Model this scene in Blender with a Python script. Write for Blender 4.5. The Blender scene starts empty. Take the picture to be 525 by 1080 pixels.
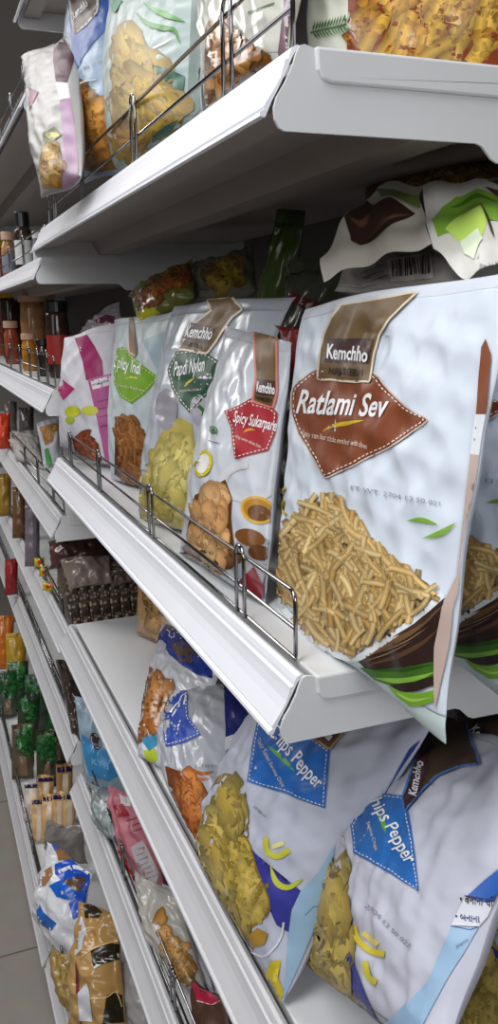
import bpy, bmesh, math, random
import numpy as np
from mathutils import Vector

# ------------------------------------------------------------------ camera and scale
F = 895.16
H = 1.32                                   # camera height above the floor
RGT = np.array([0.93162421, -0.36295382, -0.01846237])
UPV = np.array([0.09781025, 0.20148305, 0.97459619])
FWD = np.array([0.35001355, 0.90976322, -0.22320709])
CAM = np.array([-0.1921, 0.0, H])
Y0, Y1, Y2 = 0.4686, 1.4686, 3.4        # near end, bay joint, far end
ZT, ZM, Z3, Z4, ZB = 0.1463 + H, -0.2294 + H, -0.5336 + H, -0.8257 + H, -1.190 + H
SC = bpy.context.scene
COL = SC.collection


def c(px, py, **k):
    """point of the place seen at a photo pixel on a plane X=, Y= or Z="""
    v = FWD + RGT * (px - 262.5) / F - UPV * (py - 540) / F
    (ax, val), = k.items()
    i = 'XYZ'.index(ax)
    return CAM + v * ((val - CAM[i]) / v[i])


def proj(P):
    v = P - CAM
    z = v @ FWD
    return np.stack([262.5 + F * (v @ RGT) / z, 540 - F * (v @ UPV) / z], -1)


def lin(rgb):
    out = []
    for x in rgb:
        x = x / 255.0
        out.append(x / 12.92 if x <= 0.04045 else ((x + 0.055) / 1.055) ** 2.4)
    return out


# ------------------------------------------------------------------ materials
def new_mat(name):
    m = bpy.data.materials.new(name)
    m.use_nodes = True
    return m, m.node_tree.nodes, m.node_tree.links, m.node_tree.nodes['Principled BSDF']


def noise_bump(nt, lk, bs, scale, strength, dist=0.002, detail=3):
    tc = nt.new('ShaderNodeTexCoord')
    n = nt.new('ShaderNodeTexNoise')
    n.inputs['Scale'].default_value = scale
    n.inputs['Detail'].default_value = detail
    b = nt.new('ShaderNodeBump')
    b.inputs['Strength'].default_value = strength
    b.inputs['Distance'].default_value = dist
    lk.new(tc.outputs['Object'], n.inputs['Vector'])
    lk.new(n.outputs['Fac'], b.inputs['Height'])
    lk.new(b.outputs['Normal'], bs.inputs['Normal'])
    return tc, n


def print_mat(name, rough, coat, bump_scale, bump):
    m, nt, lk, bs = new_mat(name)
    a = nt.new('ShaderNodeAttribute')
    a.attribute_name = 'Col'
    lk.new(a.outputs['Color'], bs.inputs['Base Color'])
    bs.inputs['Roughness'].default_value = rough
    bs.inputs['Coat Weight'].default_value = coat
    bs.inputs['Specular IOR Level'].default_value = 0.35
    bs.inputs['Coat Roughness'].default_value = 0.12
    tc = nt.new('ShaderNodeTexCoord')
    wp = nt.new('ShaderNodeTexNoise')
    wp.inputs['Scale'].default_value = 9
    mx = nt.new('ShaderNodeMixRGB')
    mx.inputs['Fac'].default_value = 0.06
    v = nt.new('ShaderNodeTexVoronoi')
    v.feature = 'F1'
    v.inputs['Scale'].default_value = bump_scale
    n = nt.new('ShaderNodeTexNoise')
    n.inputs['Scale'].default_value = bump_scale * 2.2
    n.inputs['Detail'].default_value = 3
    ad = nt.new('ShaderNodeMath')
    ad.operation = 'MULTIPLY_ADD'
    ad.inputs[1].default_value = 0.35
    b = nt.new('ShaderNodeBump')
    b.inputs['Strength'].default_value = bump
    b.inputs['Distance'].default_value = 0.006
    lk.new(tc.outputs['Object'], wp.inputs['Vector'])
    lk.new(tc.outputs['Object'], mx.inputs['Color1'])
    lk.new(wp.outputs['Color'], mx.inputs['Color2'])
    lk.new(mx.outputs['Color'], v.inputs['Vector'])
    lk.new(tc.outputs['Object'], n.inputs['Vector'])
    lk.new(n.outputs['Fac'], ad.inputs[0])
    lk.new(v.outputs['Distance'], ad.inputs[2])
    lk.new(ad.outputs['Value'], b.inputs['Height'])
    lk.new(b.outputs['Normal'], bs.inputs['Normal'])
    return m


FILM = print_mat('printed_film', 0.46, 0.05, 20, 0.11)
GLOSS = print_mat('glossy_film', 0.25, 0.3, 26, 0.24)


def plain(name, rgb, rough=0.5, metal=0.0, scale=30, var=0.06, bump=0.0):
    m, nt, lk, bs = new_mat(name)
    tc = nt.new('ShaderNodeTexCoord')
    n = nt.new('ShaderNodeTexNoise')
    n.inputs['Scale'].default_value = scale
    n.inputs['Detail'].default_value = 4
    r = nt.new('ShaderNodeValToRGB')
    cl = lin(rgb)
    r.color_ramp.elements[0].position = 0.3
    r.color_ramp.elements[1].position = 0.7
    r.color_ramp.elements[0].color = [x * (1 - var) for x in cl] + [1]
    r.color_ramp.elements[1].color = [min(1, x * (1 + var)) for x in cl] + [1]
    lk.new(tc.outputs['Object'], n.inputs['Vector'])
    lk.new(n.outputs['Fac'], r.inputs['Fac'])
    lk.new(r.outputs['Color'], bs.inputs['Base Color'])
    bs.inputs['Roughness'].default_value = rough
    bs.inputs['Metallic'].default_value = metal
    if bump:
        b = nt.new('ShaderNodeBump')
        b.inputs['Strength'].default_value = bump
        b.inputs['Distance'].default_value = 0.002
        lk.new(n.outputs['Fac'], b.inputs['Height'])
        lk.new(b.outputs['Normal'], bs.inputs['Normal'])
    return m


ENAMEL = plain('white_enamel', (216, 217, 219), 0.42, 0, 8, 0.03)
RAIL_SHADED = plain('shaded_white_rail', (200, 200, 204), 0.4, 0, 14, 0.03)  # greyer copy of the white rail, paints the dimmer light lower down
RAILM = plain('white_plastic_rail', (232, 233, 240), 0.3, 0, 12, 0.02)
CHROME = plain('chrome_wire', (148, 148, 150), 0.14, 1.0, 60, 0.05)
UNDER_SHADE = plain('shaded_enamel_underside', (142, 132, 126), 0.55, 0, 9, 0.04)  # enamel darkened to grey-brown, painting in the shade below the shelves
PANEL = plain('grey_panel', (92, 86, 80), 0.6, 0, 6, 0.05)
LID_BLACK = plain('black_lid', (24, 24, 26), 0.3)
LID_YELLOW = plain('yellow_lid', (190, 160, 30), 0.35)
LID_PINK = plain('pale_lid', (205, 165, 140), 0.4)
LID_WHITE = plain('white_lid', (225, 225, 225), 0.4)
JAR_RED = plain('red_contents', (150, 72, 48), 0.15, 0, 40, 0.5)
JAR_TAN = plain('tan_contents', (165, 120, 80), 0.18, 0, 40, 0.35)
JAR_DARK = plain('dark_contents', (58, 42, 36), 0.12, 0, 40, 0.4)
JAR_AMB = plain('amber_contents', (190, 125, 40), 0.15, 0, 40, 0.35)
LAB_WHITE = plain('white_label', (205, 205, 205), 0.5)
LAB_GREY = plain('grey_label', (120, 125, 140), 0.5)
LAB_RED = plain('red_label', (165, 40, 30), 0.45)
LAB_BLACK = plain('black_label', (25, 28, 34), 0.4)
GLASSY = None


def clear_mat():
    m, nt, lk, bs = new_mat('clear_film')
    bs.inputs['Base Color'].default_value = (0.9, 0.92, 0.93, 1)
    bs.inputs['Roughness'].default_value = 0.12
    bs.inputs['Alpha'].default_value = 0.32
    noise_bump(nt, lk, bs, 45, 0.8, 0.004)
    return m


CLEAR = clear_mat()

# ------------------------------------------------------------------ object helpers
NAMED = {}


def link(o, parent=None, loc=None):
    COL.objects.link(o)
    if parent is not None:
        o.parent = parent
    return o


def mesh_obj(name, V, Fc, mat, parent=None, org=(0, 0, 0), colors=None, smooth=True):
    me = bpy.data.meshes.new(name)
    V = np.asarray(V, float) - np.asarray(org, float)
    me.from_pydata([tuple(v) for v in V], [], [tuple(f) for f in Fc])
    if colors is not None:
        at = me.color_attributes.new('Col', 'FLOAT_COLOR', 'POINT')
        cc = np.ones((len(V), 4), np.float32)
        cc[:, :3] = np.asarray(colors, np.float32)[:, :3]
        at.data.foreach_set('color', cc.ravel())
    me.materials.append(mat)
    if smooth:
        me.polygons.foreach_set('use_smooth', [True] * len(me.polygons))
    me.update()
    o = bpy.data.objects.new(name, me)
    return link(o, parent)


def bm_obj(name, bm, mat, parent=None, smooth=False):
    me = bpy.data.meshes.new(name)
    bmesh.ops.recalc_face_normals(bm, faces=bm.faces)
    bm.to_mesh(me)
    bm.free()
    me.materials.append(mat)
    if smooth:
        me.polygons.foreach_set('use_smooth', [True] * len(me.polygons))
    return link(bpy.data.objects.new(name, me), parent)


def empty(name, loc, label, cat, group=None):
    o = bpy.data.objects.new(name, None)
    o.empty_display_size = 0.02
    o.location = loc
    link(o)
    return tag(o, label, cat, group)


def tag(o, label, cat, group=None, kind=None):
    if label:
        o['label'] = label
    if cat:
        o['category'] = cat
    if group:
        o['group'] = group
    if kind:
        o['kind'] = kind
    return o


def copy_tree(o, parent=None):
    n = o.copy()
    COL.objects.link(n)
    if parent is not None:
        n.parent = parent
    for ch in list(o.children):
        copy_tree(ch, n)
    return n


def prism_y(bm, prof, y0, y1, close=True):
    """extrude an (x,z) profile along Y"""
    a = [bm.verts.new((x, y0, z)) for x, z in prof]
    b = [bm.verts.new((x, y1, z)) for x, z in prof]
    n = len(prof)
    for i in range(n if close else n - 1):
        j = (i + 1) % n
        bm.faces.new((a[i], a[j], b[j], b[i]))
    if close:
        bm.faces.new(a)
        bm.faces.new(b[::-1])


def bevel_all(bm, w, seg=2):
    bmesh.ops.recalc_face_normals(bm, faces=bm.faces)
    bmesh.ops.bevel(bm, geom=[e for e in bm.edges if e.calc_face_angle(0) > 0.6], offset=w, segments=seg,
                    affect='EDGES', profile=0.5)


def tube(bm, pts, r, n=8):
    pts = [Vector(p) for p in pts]
    rings = []
    t0 = (pts[1] - pts[0]).normalized()
    ref = Vector((0, 0, 1)) if abs(t0.z) < 0.9 else Vector((1, 0, 0))
    for i, p in enumerate(pts):
        t = (pts[min(i + 1, len(pts) - 1)] - pts[max(i - 1, 0)]).normalized()
        s = t.cross(ref)
        if s.length < 1e-4:
            s = t.cross(Vector((1, 0, 0)))
        s.normalize()
        u = s.cross(t).normalized()
        ref = u
        rings.append([bm.verts.new(p + s * (r * math.cos(2 * math.pi * k / n)) + u * (r * math.sin(2 * math.pi * k / n)))
                      for k in range(n)])
    for a, b in zip(rings, rings[1:]):
        for k in range(n):
            bm.faces.new((a[k], a[(k + 1) % n], b[(k + 1) % n], b[k]))
    bm.faces.new(rings[0][::-1])
    bm.faces.new(rings[-1])


def lathe(bm, prof, cx, cy, cz, n=24):
    rings = []
    for r, z in prof:
        if r < 1e-5:
            rings.append([bm.verts.new((cx, cy, cz + z))])
        else:
            rings.append([bm.verts.new((cx + r * math.cos(2 * math.pi * k / n), cy + r * math.sin(2 * math.pi * k / n), cz + z))
                          for k in range(n)])
    for a, b in zip(rings, rings[1:]):
        for k in range(n):
            k2 = (k + 1) % n
            if len(a) == 1 and len(b) > 1:
                bm.faces.new((a[0], b[k2], b[k]))
            elif len(b) == 1 and len(a) > 1:
                bm.faces.new((a[k], a[k2], b[0]))
            elif len(a) > 1:
                bm.faces.new((a[k], a[k2], b[k2], b[k]))


# ------------------------------------------------------------------ shelving
def shelf(label, z, ya, yb, xo=0.0, depth=0.37, group=None, name='store_shelf', end_a=True):
    t = empty(name, (xo + 0.2, (ya + yb) / 2, z - 0.02), label, 'shelf', group)
    ox, oy, oz = t.location

    def P(prof):
        return [(x + xo - ox, zz + z - oz) for x, zz in prof]
    # tray
    bm = bmesh.new()
    prism_y(bm, P([(0.0325, 0), (depth, 0), (depth, -0.0015), (0.345, -0.0185), (0.043, -0.0185), (0.037, -0.017),
                   (0.0335, -0.012)]), ya - oy - 0.002, yb - oy - 0.001)
    bevel_all(bm, 0.0016)
    bm_obj('shelf_board', bm, ENAMEL, t)
    # price rail: thin curved strip along the front edge
    bm = bmesh.new()
    front = [(0.0275, -0.0012), (0.0235, 0.0012), (0.0205, -0.0002), (0.0188, -0.0035), (0.0182, -0.0062), (0.0160, -0.0068),
             (0.0150, -0.0105), (0.0130, -0.0160), (0.0098, -0.0215), (0.0060, -0.0270), (0.0028, -0.0318), (0.0032, -0.0335),
             (0.0005, -0.0350), (0.0, -0.0372)]
    back = [(0.0035, -0.0375), (0.0075, -0.0290), (0.0125, -0.0205), (0.0170, -0.0120), (0.0210, -0.0040), (0.0240, -0.0015)]
    prism_y(bm, P(front + back), ya - oy + 0.003, yb - oy - 0.003)
    bm_obj('price_rail', bm, RAILM if z > Z3 + 0.25 or name == 'x' else RAIL_SHADED, t)
    # end brackets
    plate = [(0.0315, -0.0005), (0.0265, 0.0008), (0.0235, 0.0), (0.0215, -0.004), (0.0190, -0.011), (0.0145, -0.0195),
             (0.0095, -0.0270), (0.0075, -0.0330), (0.0080, -0.0390), (0.0105, -0.0432), (0.0140, -0.0447), (0.142, -0.0447),
             (0.1465, -0.0462), (0.1540, -0.0535), (0.1585, -0.0555), (depth, -0.0600), (depth, -0.003), (0.036, -0.003)]
    for y in (ya, yb - 0.003):
        bm = bmesh.new()
        prism_y(bm, P(plate), y - oy, y - oy + 0.002)
        bm_obj('end_bracket', bm, ENAMEL, t)
    # folded stiffening channel below the tray
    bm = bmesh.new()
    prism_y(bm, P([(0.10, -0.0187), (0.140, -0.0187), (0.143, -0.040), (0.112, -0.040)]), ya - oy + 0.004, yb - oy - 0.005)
    bm_obj('stiffener', bm, UNDER_SHADE, t)
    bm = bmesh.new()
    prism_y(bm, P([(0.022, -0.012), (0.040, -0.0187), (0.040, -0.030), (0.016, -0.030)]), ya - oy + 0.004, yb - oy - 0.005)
    bm_obj('front_lip', bm, UNDER_SHADE, t)
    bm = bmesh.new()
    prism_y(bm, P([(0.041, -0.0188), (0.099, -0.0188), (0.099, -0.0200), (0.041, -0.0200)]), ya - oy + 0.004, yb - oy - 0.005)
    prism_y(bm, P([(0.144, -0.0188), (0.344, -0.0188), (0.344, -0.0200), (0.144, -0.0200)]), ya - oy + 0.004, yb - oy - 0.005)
    u = bm_obj('underside', bm, UNDER_SHADE, t)  # thin added sheet that carries the painted under-shelf shade
    u['label'] = 'underside with shade painted in grey-brown'
    return t


def arc(cy, cz, r, a0, a1, x, n=6):
    return [(x, cy + r * math.cos(a0 + (a1 - a0) * i / n), cz + r * math.sin(a0 + (a1 - a0) * i / n)) for i in range(n + 1)]


def fence(label, z, ya, yb, pins, x=0.030, h=0.050, r=0.0016, group='wire fences along the shelf fronts', k=1.0):
    t = empty('wire_fence', (x, (ya + yb) / 2, z), label, 'shelf fence', group)
    o = Vector(t.location)

    def L(pts):
        return [Vector(p) - o for p in pts]
    zb = z + 0.0022
    rr = 0.008
    bm = bmesh.new()
    top = ([(x, ya, zb + 0.002)] + [(x, ya, z + h - rr)] + arc(ya + rr, z + h - rr, rr, math.pi, math.pi / 2, x) +
           [(x, yb - rr, z + h)] + arc(yb - rr, z + h - rr, rr, math.pi / 2, 0, x) + [(x, yb, zb + 0.002)])
    tube(bm, L(top), r)
    bm_obj('top_wire', bm, CHROME, t, True)
    for zz in (z + h * 0.48, zb):
        bm = bmesh.new()
        tube(bm, L([(x, ya, zz), (x, yb, zz)]), r * 0.9)
        bm_obj('cross_wire', bm, CHROME, t, True)
    for y in pins:
        bm = bmesh.new()
        w = 0.0085
        xx = x - 0.0028
        pts = [(xx, y - w, zb)] + [(xx, y - w, z + h)] + arc(y, z + h, w, math.pi, 0, xx, 8)[1:] + [(xx, y + w, zb)]
        tube(bm, L(pts), r)
        bm_obj('hairpin_post', bm, CHROME, t, True)
    return t


TA, TF = Y0, Y1
shelf('white shelf at the top of the near bay, bright white rail', ZT, Y0, Y1, group='shelves of the near bay')
shelf('white middle shelf holding the row of upright snack bags', ZM, Y0, Y1, group='shelves of the near bay')
shelf('white shelf under the middle one, half empty, holding banana chips bags', Z3, Y0, Y1, group='shelves of the near bay')
shelf('white shelf with wire fence just above the base shelf of the near bay', Z4, Y0, Y1, group='shelves of the near bay')
shelf('white base shelf of the near bay just above the floor', ZB, Y0, Y1, xo=-0.072, depth=0.44, group='shelves of the near bay')
ZFT, ZFM, ZF3, ZF4, ZF5, ZFU, ZU = H + 0.105, H - 0.113, H - 0.334, H - 0.551, H - 0.768, H + 0.367, H + 0.485
shelf('white shelf of the far bay carrying the bottles', ZFT, Y1 + 0.002, Y2, group='shelves of the far bay')
shelf('white shelf of the far bay carrying the tall jars', ZFM, Y1 + 0.002, Y2, group='shelves of the far bay')
shelf('white shelf of the far bay below the jars, with loose film packets', ZF3, Y1 + 0.002, Y2, group='shelves of the far bay')
shelf('white shelf of the far bay carrying the sesame bar packs', ZF4, Y1 + 0.002, Y2, group='shelves of the far bay')
shelf('white shelf of the far bay right above the green herb packets', ZF5, Y1 + 0.002, Y2, group='shelves of the far bay')
shelf('white base shelf of the far bay under the green packets', ZB, Y1 + 0.002, Y2, xo=-0.076, depth=0.44, group='shelves of the far bay')
shelf('white shelf of the far bay above the bottles, holding orange jars', ZFU, Y1 + 0.002, Y2, group='shelves of the far bay')
shelf('white shelf overhead seen from below beside the maroon bag', ZU, Y0 + 0.55, Y1, group='shelves of the near bay')

P0 = [0.595, 0.86, 1.13, 1.395]
fence('chrome wire fence along the top shelf of the near bay', ZT, 0.492, Y1 - 0.03, [0.595, 0.862, 1.135, 1.36], h=0.056, group=None)
fence('chrome wire fence in front of the upright snack bags on the middle shelf', ZM, 0.494, Y1 - 0.0, [0.592, 0.862, 1.135, 1.36], h=0.050, group=None)
fence('chrome wire fence on the shelf just above the base shelf', Z4, 0.52, Y1 - 0.03, P0, h=0.05, group=None)
fence('chrome wire fence in front of the wrapped bars on the near base shelf', ZB, 0.52, Y1 - 0.03, P0, x=-0.042, h=0.05, group=None)
PF = [Y1 + 0.12, Y1 + 0.33, Y1 + 0.55, Y1 + 0.8, Y1 + 1.05, Y1 + 1.3]
fence('chrome wire fence in front of the bottles', ZFT, Y1 + 0.015, Y2 - 0.03, [Y1 + 0.3, Y1 + 0.55, Y1 + 0.8], h=0.05, group=None)
fence('chrome wire fence in front of the tall jars', ZFM, Y1 + 0.02, Y2 - 0.03, [Y1 + 0.09, Y1 + 0.21, Y1 + 0.33, Y1 + 0.5, Y1 + 0.7], h=0.055, group=None)
fence('chrome wire fence in front of the loose film packets', ZF3, Y1 + 0.02, Y2 - 0.03, PF, h=0.05, group=None)
fence('chrome wire fence beside the sesame bar packs', ZF4, Y1 + 0.03, Y2 - 0.03, PF, h=0.03, group=None)
fence('chrome wire fence on the shelf above the green herb packets', ZF5, Y1 + 0.02, Y2 - 0.03, PF, h=0.03, group=None)
fence('chrome wire fence in front of the green herb packets', ZB, Y1 + 0.02, Y2 - 0.03, PF, x=-0.046, h=0.04, group=None)
fence('chrome wire fence in front of the orange jars at the frame edge', ZFU, Y1 + 0.02, Y2 - 0.03, PF, h=0.05, group=None)

# back panels, uprights, plinths
for ya, yb, w in ((Y0 + 0.01, Y1, 'near'), (Y1 + 0.002, Y2, 'far')):
    bm = bmesh.new()
    prism_y(bm, [(0.372, 0.0), (0.39, 0.0), (0.39, H + 0.75), (0.372, H + 0.75)], ya, yb)
    tag(bm_obj('back_panel', bm, PANEL), 'grey back panel of the %s bay behind the goods' % w, 'panel', None)
for y, w in ((Y0 - 0.01, 'open end of the near bay'), (Y1 - 0.013, 'joint of the two bays'), (Y2, 'end of the far bay')):
    bm = bmesh.new()
    prism_y(bm, [(0.391, 0), (0.43, 0), (0.43, H + 0.76), (0.391, H + 0.76)], y, y + 0.03)
    bevel_all(bm, 0.002)
    tag(bm_obj('upright_post', bm, ENAMEL), 'white steel upright post at the ' + w, 'post', None)
for ya, yb, w in ((Y0 + 0.01, Y1, 'near'), (Y1 + 0.002, Y2, 'far')):
    bm = bmesh.new()
    prism_y(bm, [(-0.05, 0), (0.36, 0), (0.36, ZB - 0.062), (-0.05, ZB - 0.062)], ya, yb)
    tag(bm_obj('plinth', bm, ENAMEL), 'white plinth under the %s base shelf' % w, 'plinth', None)


def floor_mat():
    m, nt, lk, bs = new_mat('floor_tiles')
    tc = nt.new('ShaderNodeTexCoord')
    mp = nt.new('ShaderNodeMapping')
    mp.inputs['Location'].default_value = (0.055, -float(c(20, 1004, Z=0)[1]) + 0.62 * 6, 0)
    b = nt.new('ShaderNodeTexBrick')
    b.offset = 0.0
    b.inputs['Scale'].default_value = 1.0
    b.inputs['Brick Width'].default_value = 0.62
    b.inputs['Row Height'].default_value = 0.62
    b.inputs['Mortar Size'].default_value = 0.0025
    b.inputs['Color1'].default_value = lin((150, 143, 137)) + [1]
    b.inputs['Color2'].default_value = lin((145, 138, 133)) + [1]
    b.inputs['Mortar'].default_value = lin((96, 90, 86)) + [1]
    n = nt.new('ShaderNodeTexNoise')
    n.inputs['Scale'].default_value = 25
    n.inputs['Detail'].default_value = 6
    mx = nt.new('ShaderNodeMixRGB')
    mx.blend_type = 'MULTIPLY'
    mx.inputs['Fac'].default_value = 0.3
    lk.new(tc.outputs['Object'], mp.inputs['Vector'])
    lk.new(mp.outputs['Vector'], b.inputs['Vector'])
    lk.new(tc.outputs['Object'], n.inputs['Vector'])
    lk.new(b.outputs['Color'], mx.inputs['Color1'])
    lk.new(n.outputs['Color'], mx.inputs['Color2'])
    lk.new(mx.outputs['Color'], bs.inputs['Base Color'])
    bs.inputs['Roughness'].default_value = 0.45
    return m


bm = bmesh.new()
vs = [bm.verts.new(p) for p in ((-2.5, -1.5, 0), (1.4, -1.5, 0), (1.4, 5, 0), (-2.5, 5, 0))]
bm.faces.new(vs)
tag(bm_obj('floor', bm, floor_mat()), 'grey tiled shop floor in the aisle', 'floor', None, 'structure')

bm = bmesh.new()
bm.faces.new([bm.verts.new(p) for p in ((-2.5, 5, 0), (1.4, 5, 0), (1.4, 5, H + 1.7), (-2.5, 5, H + 1.7))])
tag(bm_obj('wall_far', bm, plain('wall_paint', (150, 146, 140), 0.7, 0, 3, 0.04)), 'plain wall at the end of the aisle', 'wall', None, 'structure')


# ------------------------------------------------------------------ bags
def smooth(a, b, x):
    t = np.clip((x - a) / (b - a), 0, 1)
    return t * t * (3 - 2 * t)


class Bag:
    def __init__(s, label, TL, TR, BL, BR, tf=0.03, tb=0.02, seed=0, wr=0.0016, base=(205, 212, 222), nu=44, nv=56, mat=None,
                 name='snack_bag', cat='snack bag', group=None, seals=(0.05, 0.05), inset=0.05, px=4.0, droop=None, pexp=2.6,
                 seal_col=None, seal_col2=None, back=None, face=None, belly=0.8):
        s.TL, s.TR, s.BL, s.BR = [np.array(p, float) for p in (TL, TR, BL, BR)]
        s.tf, s.tb, s.wr, s.inset, s.pxs, s.mat, s.pexp, s.belly = tf, tb, wr, inset, px, mat or FILM, pexp, belly
        s.droop = droop
        if nu > 30:
            nu, nv = int(nu * 1.35), int(nv * 1.35)
        s.pxs = px * .8
        rs = np.random.RandomState(seed)
        s.rs = rs
        s.rng = random.Random(seed)
        cen = (s.TL + s.TR + s.BL + s.BR) / 4
        n = np.cross(s.TR - s.BL, s.TL - s.BR)
        n /= np.linalg.norm(n)
        ref = CAM - cen if face is None else np.array(face, float)
        if n @ ref < 0:
            n = -n
        s.N = n
        s.W = (np.linalg.norm(s.TR - s.TL) + np.linalg.norm(s.BR - s.BL)) / 2
        s.Hh = (np.linalg.norm(s.TL - s.BL) + np.linalg.norm(s.TR - s.BR)) / 2
        s.waves = []
        for i in range(9):
            lam = rs.uniform(0.028, 0.085)
            a = rs.uniform(0, math.pi)
            s.waves.append((math.cos(a) * 2 * math.pi / lam, math.sin(a) * 2 * math.pi / lam, rs.uniform(0, 6.28), lam / 0.06))
        s.creases = []
        for i in range(7):
            s.creases.append((rs.uniform(-.9, .9), rs.uniform(0.1, .95), rs.uniform(0, math.pi), rs.uniform(.02, .06), rs.uniform(.006, .014), rs.choice([-1, 1])))
        s.ph = rs.uniform(0, 6.28, 6)
        s.ends = {}
        org = (s.BL + s.BR) / 2 - s.N * tb * 0.3
        s.org = org
        s.root = empty(name, tuple(org), label, cat, group)
        s.base = base
        sb, st = seals
        s.parts = {}
        # pouch
        us = np.linspace(-1, 1, nu + 1)
        vs_ = np.linspace(sb, 1 - st, nv + 1)
        U, V = np.meshgrid(us, vs_)
        fr = s.S(U.ravel(), V.ravel())
        bk = s.S(U.ravel(), V.ravel(), back=True)
        n1 = nu + 1
        fc = []
        off = len(fr)
        for j in range(nv):
            for i in range(nu):
                a = j * n1 + i
                fc.append((a, a + 1, a + n1 + 1, a + n1))
                fc.append((off + a, off + a + n1, off + a + n1 + 1, off + a + 1))
        for j in range(nv):
            a = j * n1
            fc.append((a, a + n1, off + a + n1, off + a))
            a = j * n1 + nu
            fc.append((a, off + a, off + a + n1, a + n1))
        for i in range(nu):
            a = i
            fc.append((a, off + a, off + a + 1, a + 1))
            a = nv * n1 + i
            fc.append((a, a + 1, off + a + 1, off + a))
        V3 = np.vstack([fr, bk])
        bl = np.array(lin(base))
        bb = np.array(lin(back if back else base)) 
        cols = np.vstack([np.tile(bl, (off, 1)), np.tile(bb, (off, 1))])
        s.pouch = mesh_obj('pouch', V3, fc, s.mat, s.root, org, cols)
        # seals
        sc_ = np.array(lin(seal_col if seal_col else base)) * 0.92
        for nm, va, vb in (('bottom_seal', 0, sb), ('top_seal', 1 - st, 1)):
            if nm == 'top_seal':
                sc_ = np.array(lin(seal_col2 or base)) * 0.95
            if vb - va < 1e-4:
                continue
            k = 6
            uu = np.linspace(-1, 1, 121)
            vv = np.linspace(va, vb, k + 1)
            U, V = np.meshgrid(uu, vv)
            P = s.S(U.ravel(), V.ravel())
            Q = s.S(U.ravel(), V.ravel(), back=True)
            rib = (0.00022 * np.sin(V.ravel() * s.Hh / 0.0028 * 2 * math.pi))[:, None] * s.N
            P = P + rib + s.N * 0.0002
            Q = Q + rib - s.N * 0.0002
            fc = []
            o2 = len(P)
            for j in range(k):
                for i in range(120):
                    a = j * 121 + i
                    fc.append((a, a + 1, a + 122, a + 121))
                    fc.append((o2 + a, o2 + a + 121, o2 + a + 122, o2 + a + 1))
            VV = np.vstack([P, Q])
            mesh_obj(nm, VV, fc, s.mat, s.root, org, np.tile(sc_, (len(VV), 1)))

    def S(s, u, v, back=False):
        u = np.asarray(u, float)
        v = np.asarray(v, float)
        sv = np.sin(np.pi * np.clip(v, 0, 1))
        ue = u * (1 - s.inset * np.sqrt(np.clip(sv, 0, 1))) + 0.012 * np.sin(v * 9 + s.ph[0]) * (u) + 0.008 * np.sin(v * 23 + s.ph[1]) * np.abs(u) ** 3
        a = (ue + 1) / 2
        flat = ((1 - v) * (1 - a))[:, None] * s.BL + ((1 - v) * a)[:, None] * s.BR + (v * (1 - a))[:, None] * s.TL + (v * a)[:, None] * s.TR
        if s.droop is not None:
            flat = flat + s.droop(u, v)
        pu = np.clip(1 - np.abs(u) ** s.pexp, 0, 1) ** 0.62
        pv = np.clip(np.sin(np.pi * np.clip(v, 0, 1) ** s.belly), 0, 1) ** 0.6
        x = u * s.W / 2
        y = v * s.Hh
        w = 0
        for kx, ky, ph, am in s.waves:
            q = np.sin(kx * x + ky * y + ph)
            w = w + am * (1 - 2 * np.sqrt(q * q + 0.05)) * 0.5
        edge = np.clip((1 - u * u) * 4, 0, 1) * np.clip(np.minimum(v, 1 - v) * 9, 0, 1)
        w = w * s.wr * edge * 0.6
        for cu, cv, ca, ln, wd, sg in s.creases:
            dx = x - cu * s.W / 2
            dy = y - cv * s.Hh
            al = dx * math.cos(ca) + dy * math.sin(ca)
            ac = -dx * math.sin(ca) + dy * math.cos(ca)
            w = w + sg * s.wr * 1.8 * np.exp(-np.sqrt(ac * ac + (wd * .35) ** 2) / wd) * np.exp(-(al / ln) ** 2) * edge
        # gathers running out of the seals
        gs = np.exp(-(1 - v) / 0.12) + np.exp(-v / 0.12)
        w = w + s.wr * 1.1 * gs * np.sin(11 * u + s.ph[2]) * np.clip(np.minimum(v, 1 - v) * 14, 0, 1) * np.clip((1 - u * u) * 3, 0, 1)
        curl = 0.006 * np.sin(3.1 * u + s.ph[3]) * (np.exp(-(1 - v) / .05) + 0.6 * np.exp(-v / .05))
        if back:
            d = -s.tb * pu * pv + curl - 0.00005
        else:
            d = s.tf * pu * pv + w + curl
        return flat + d[:, None] * s.N

    def nrm(s, u, v):
        h = 0.004
        um, up = np.clip(u - h, -1, 1), np.clip(u + h, -1, 1)
        vm, vp = np.clip(v - h, 0, 1), np.clip(v + h, 0, 1)
        n = np.cross(s.S(up, v) - s.S(um, v), s.S(u, vp) - s.S(u, vm))
        n /= np.linalg.norm(n, axis=1)[:, None] + 1e-12
        sg = np.sign(n @ s.N)
        sg[sg == 0] = 1
        return n * sg[:, None]

    def uv(s, pts):
        """which spot of the bag's front is seen at these photo pixels"""
        pts = np.asarray(pts, float)
        if not hasattr(s, 'tab'):
            gu, gv = np.meshgrid(np.linspace(-.98, .98, 41), np.linspace(0.01, .99, 41))
            s.tab = (gu.ravel(), gv.ravel(), proj(s.S(gu.ravel(), gv.ravel())))
        gu, gv, gp = s.tab
        u = np.empty(len(pts))
        v = np.empty(len(pts))
        for i in range(0, len(pts), 2000):
            d = ((pts[i:i + 2000, None, :] - gp[None]) ** 2).sum(-1)
            k = d.argmin(1)
            u[i:i + 2000] = gu[k]
            v[i:i + 2000] = gv[k]
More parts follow.
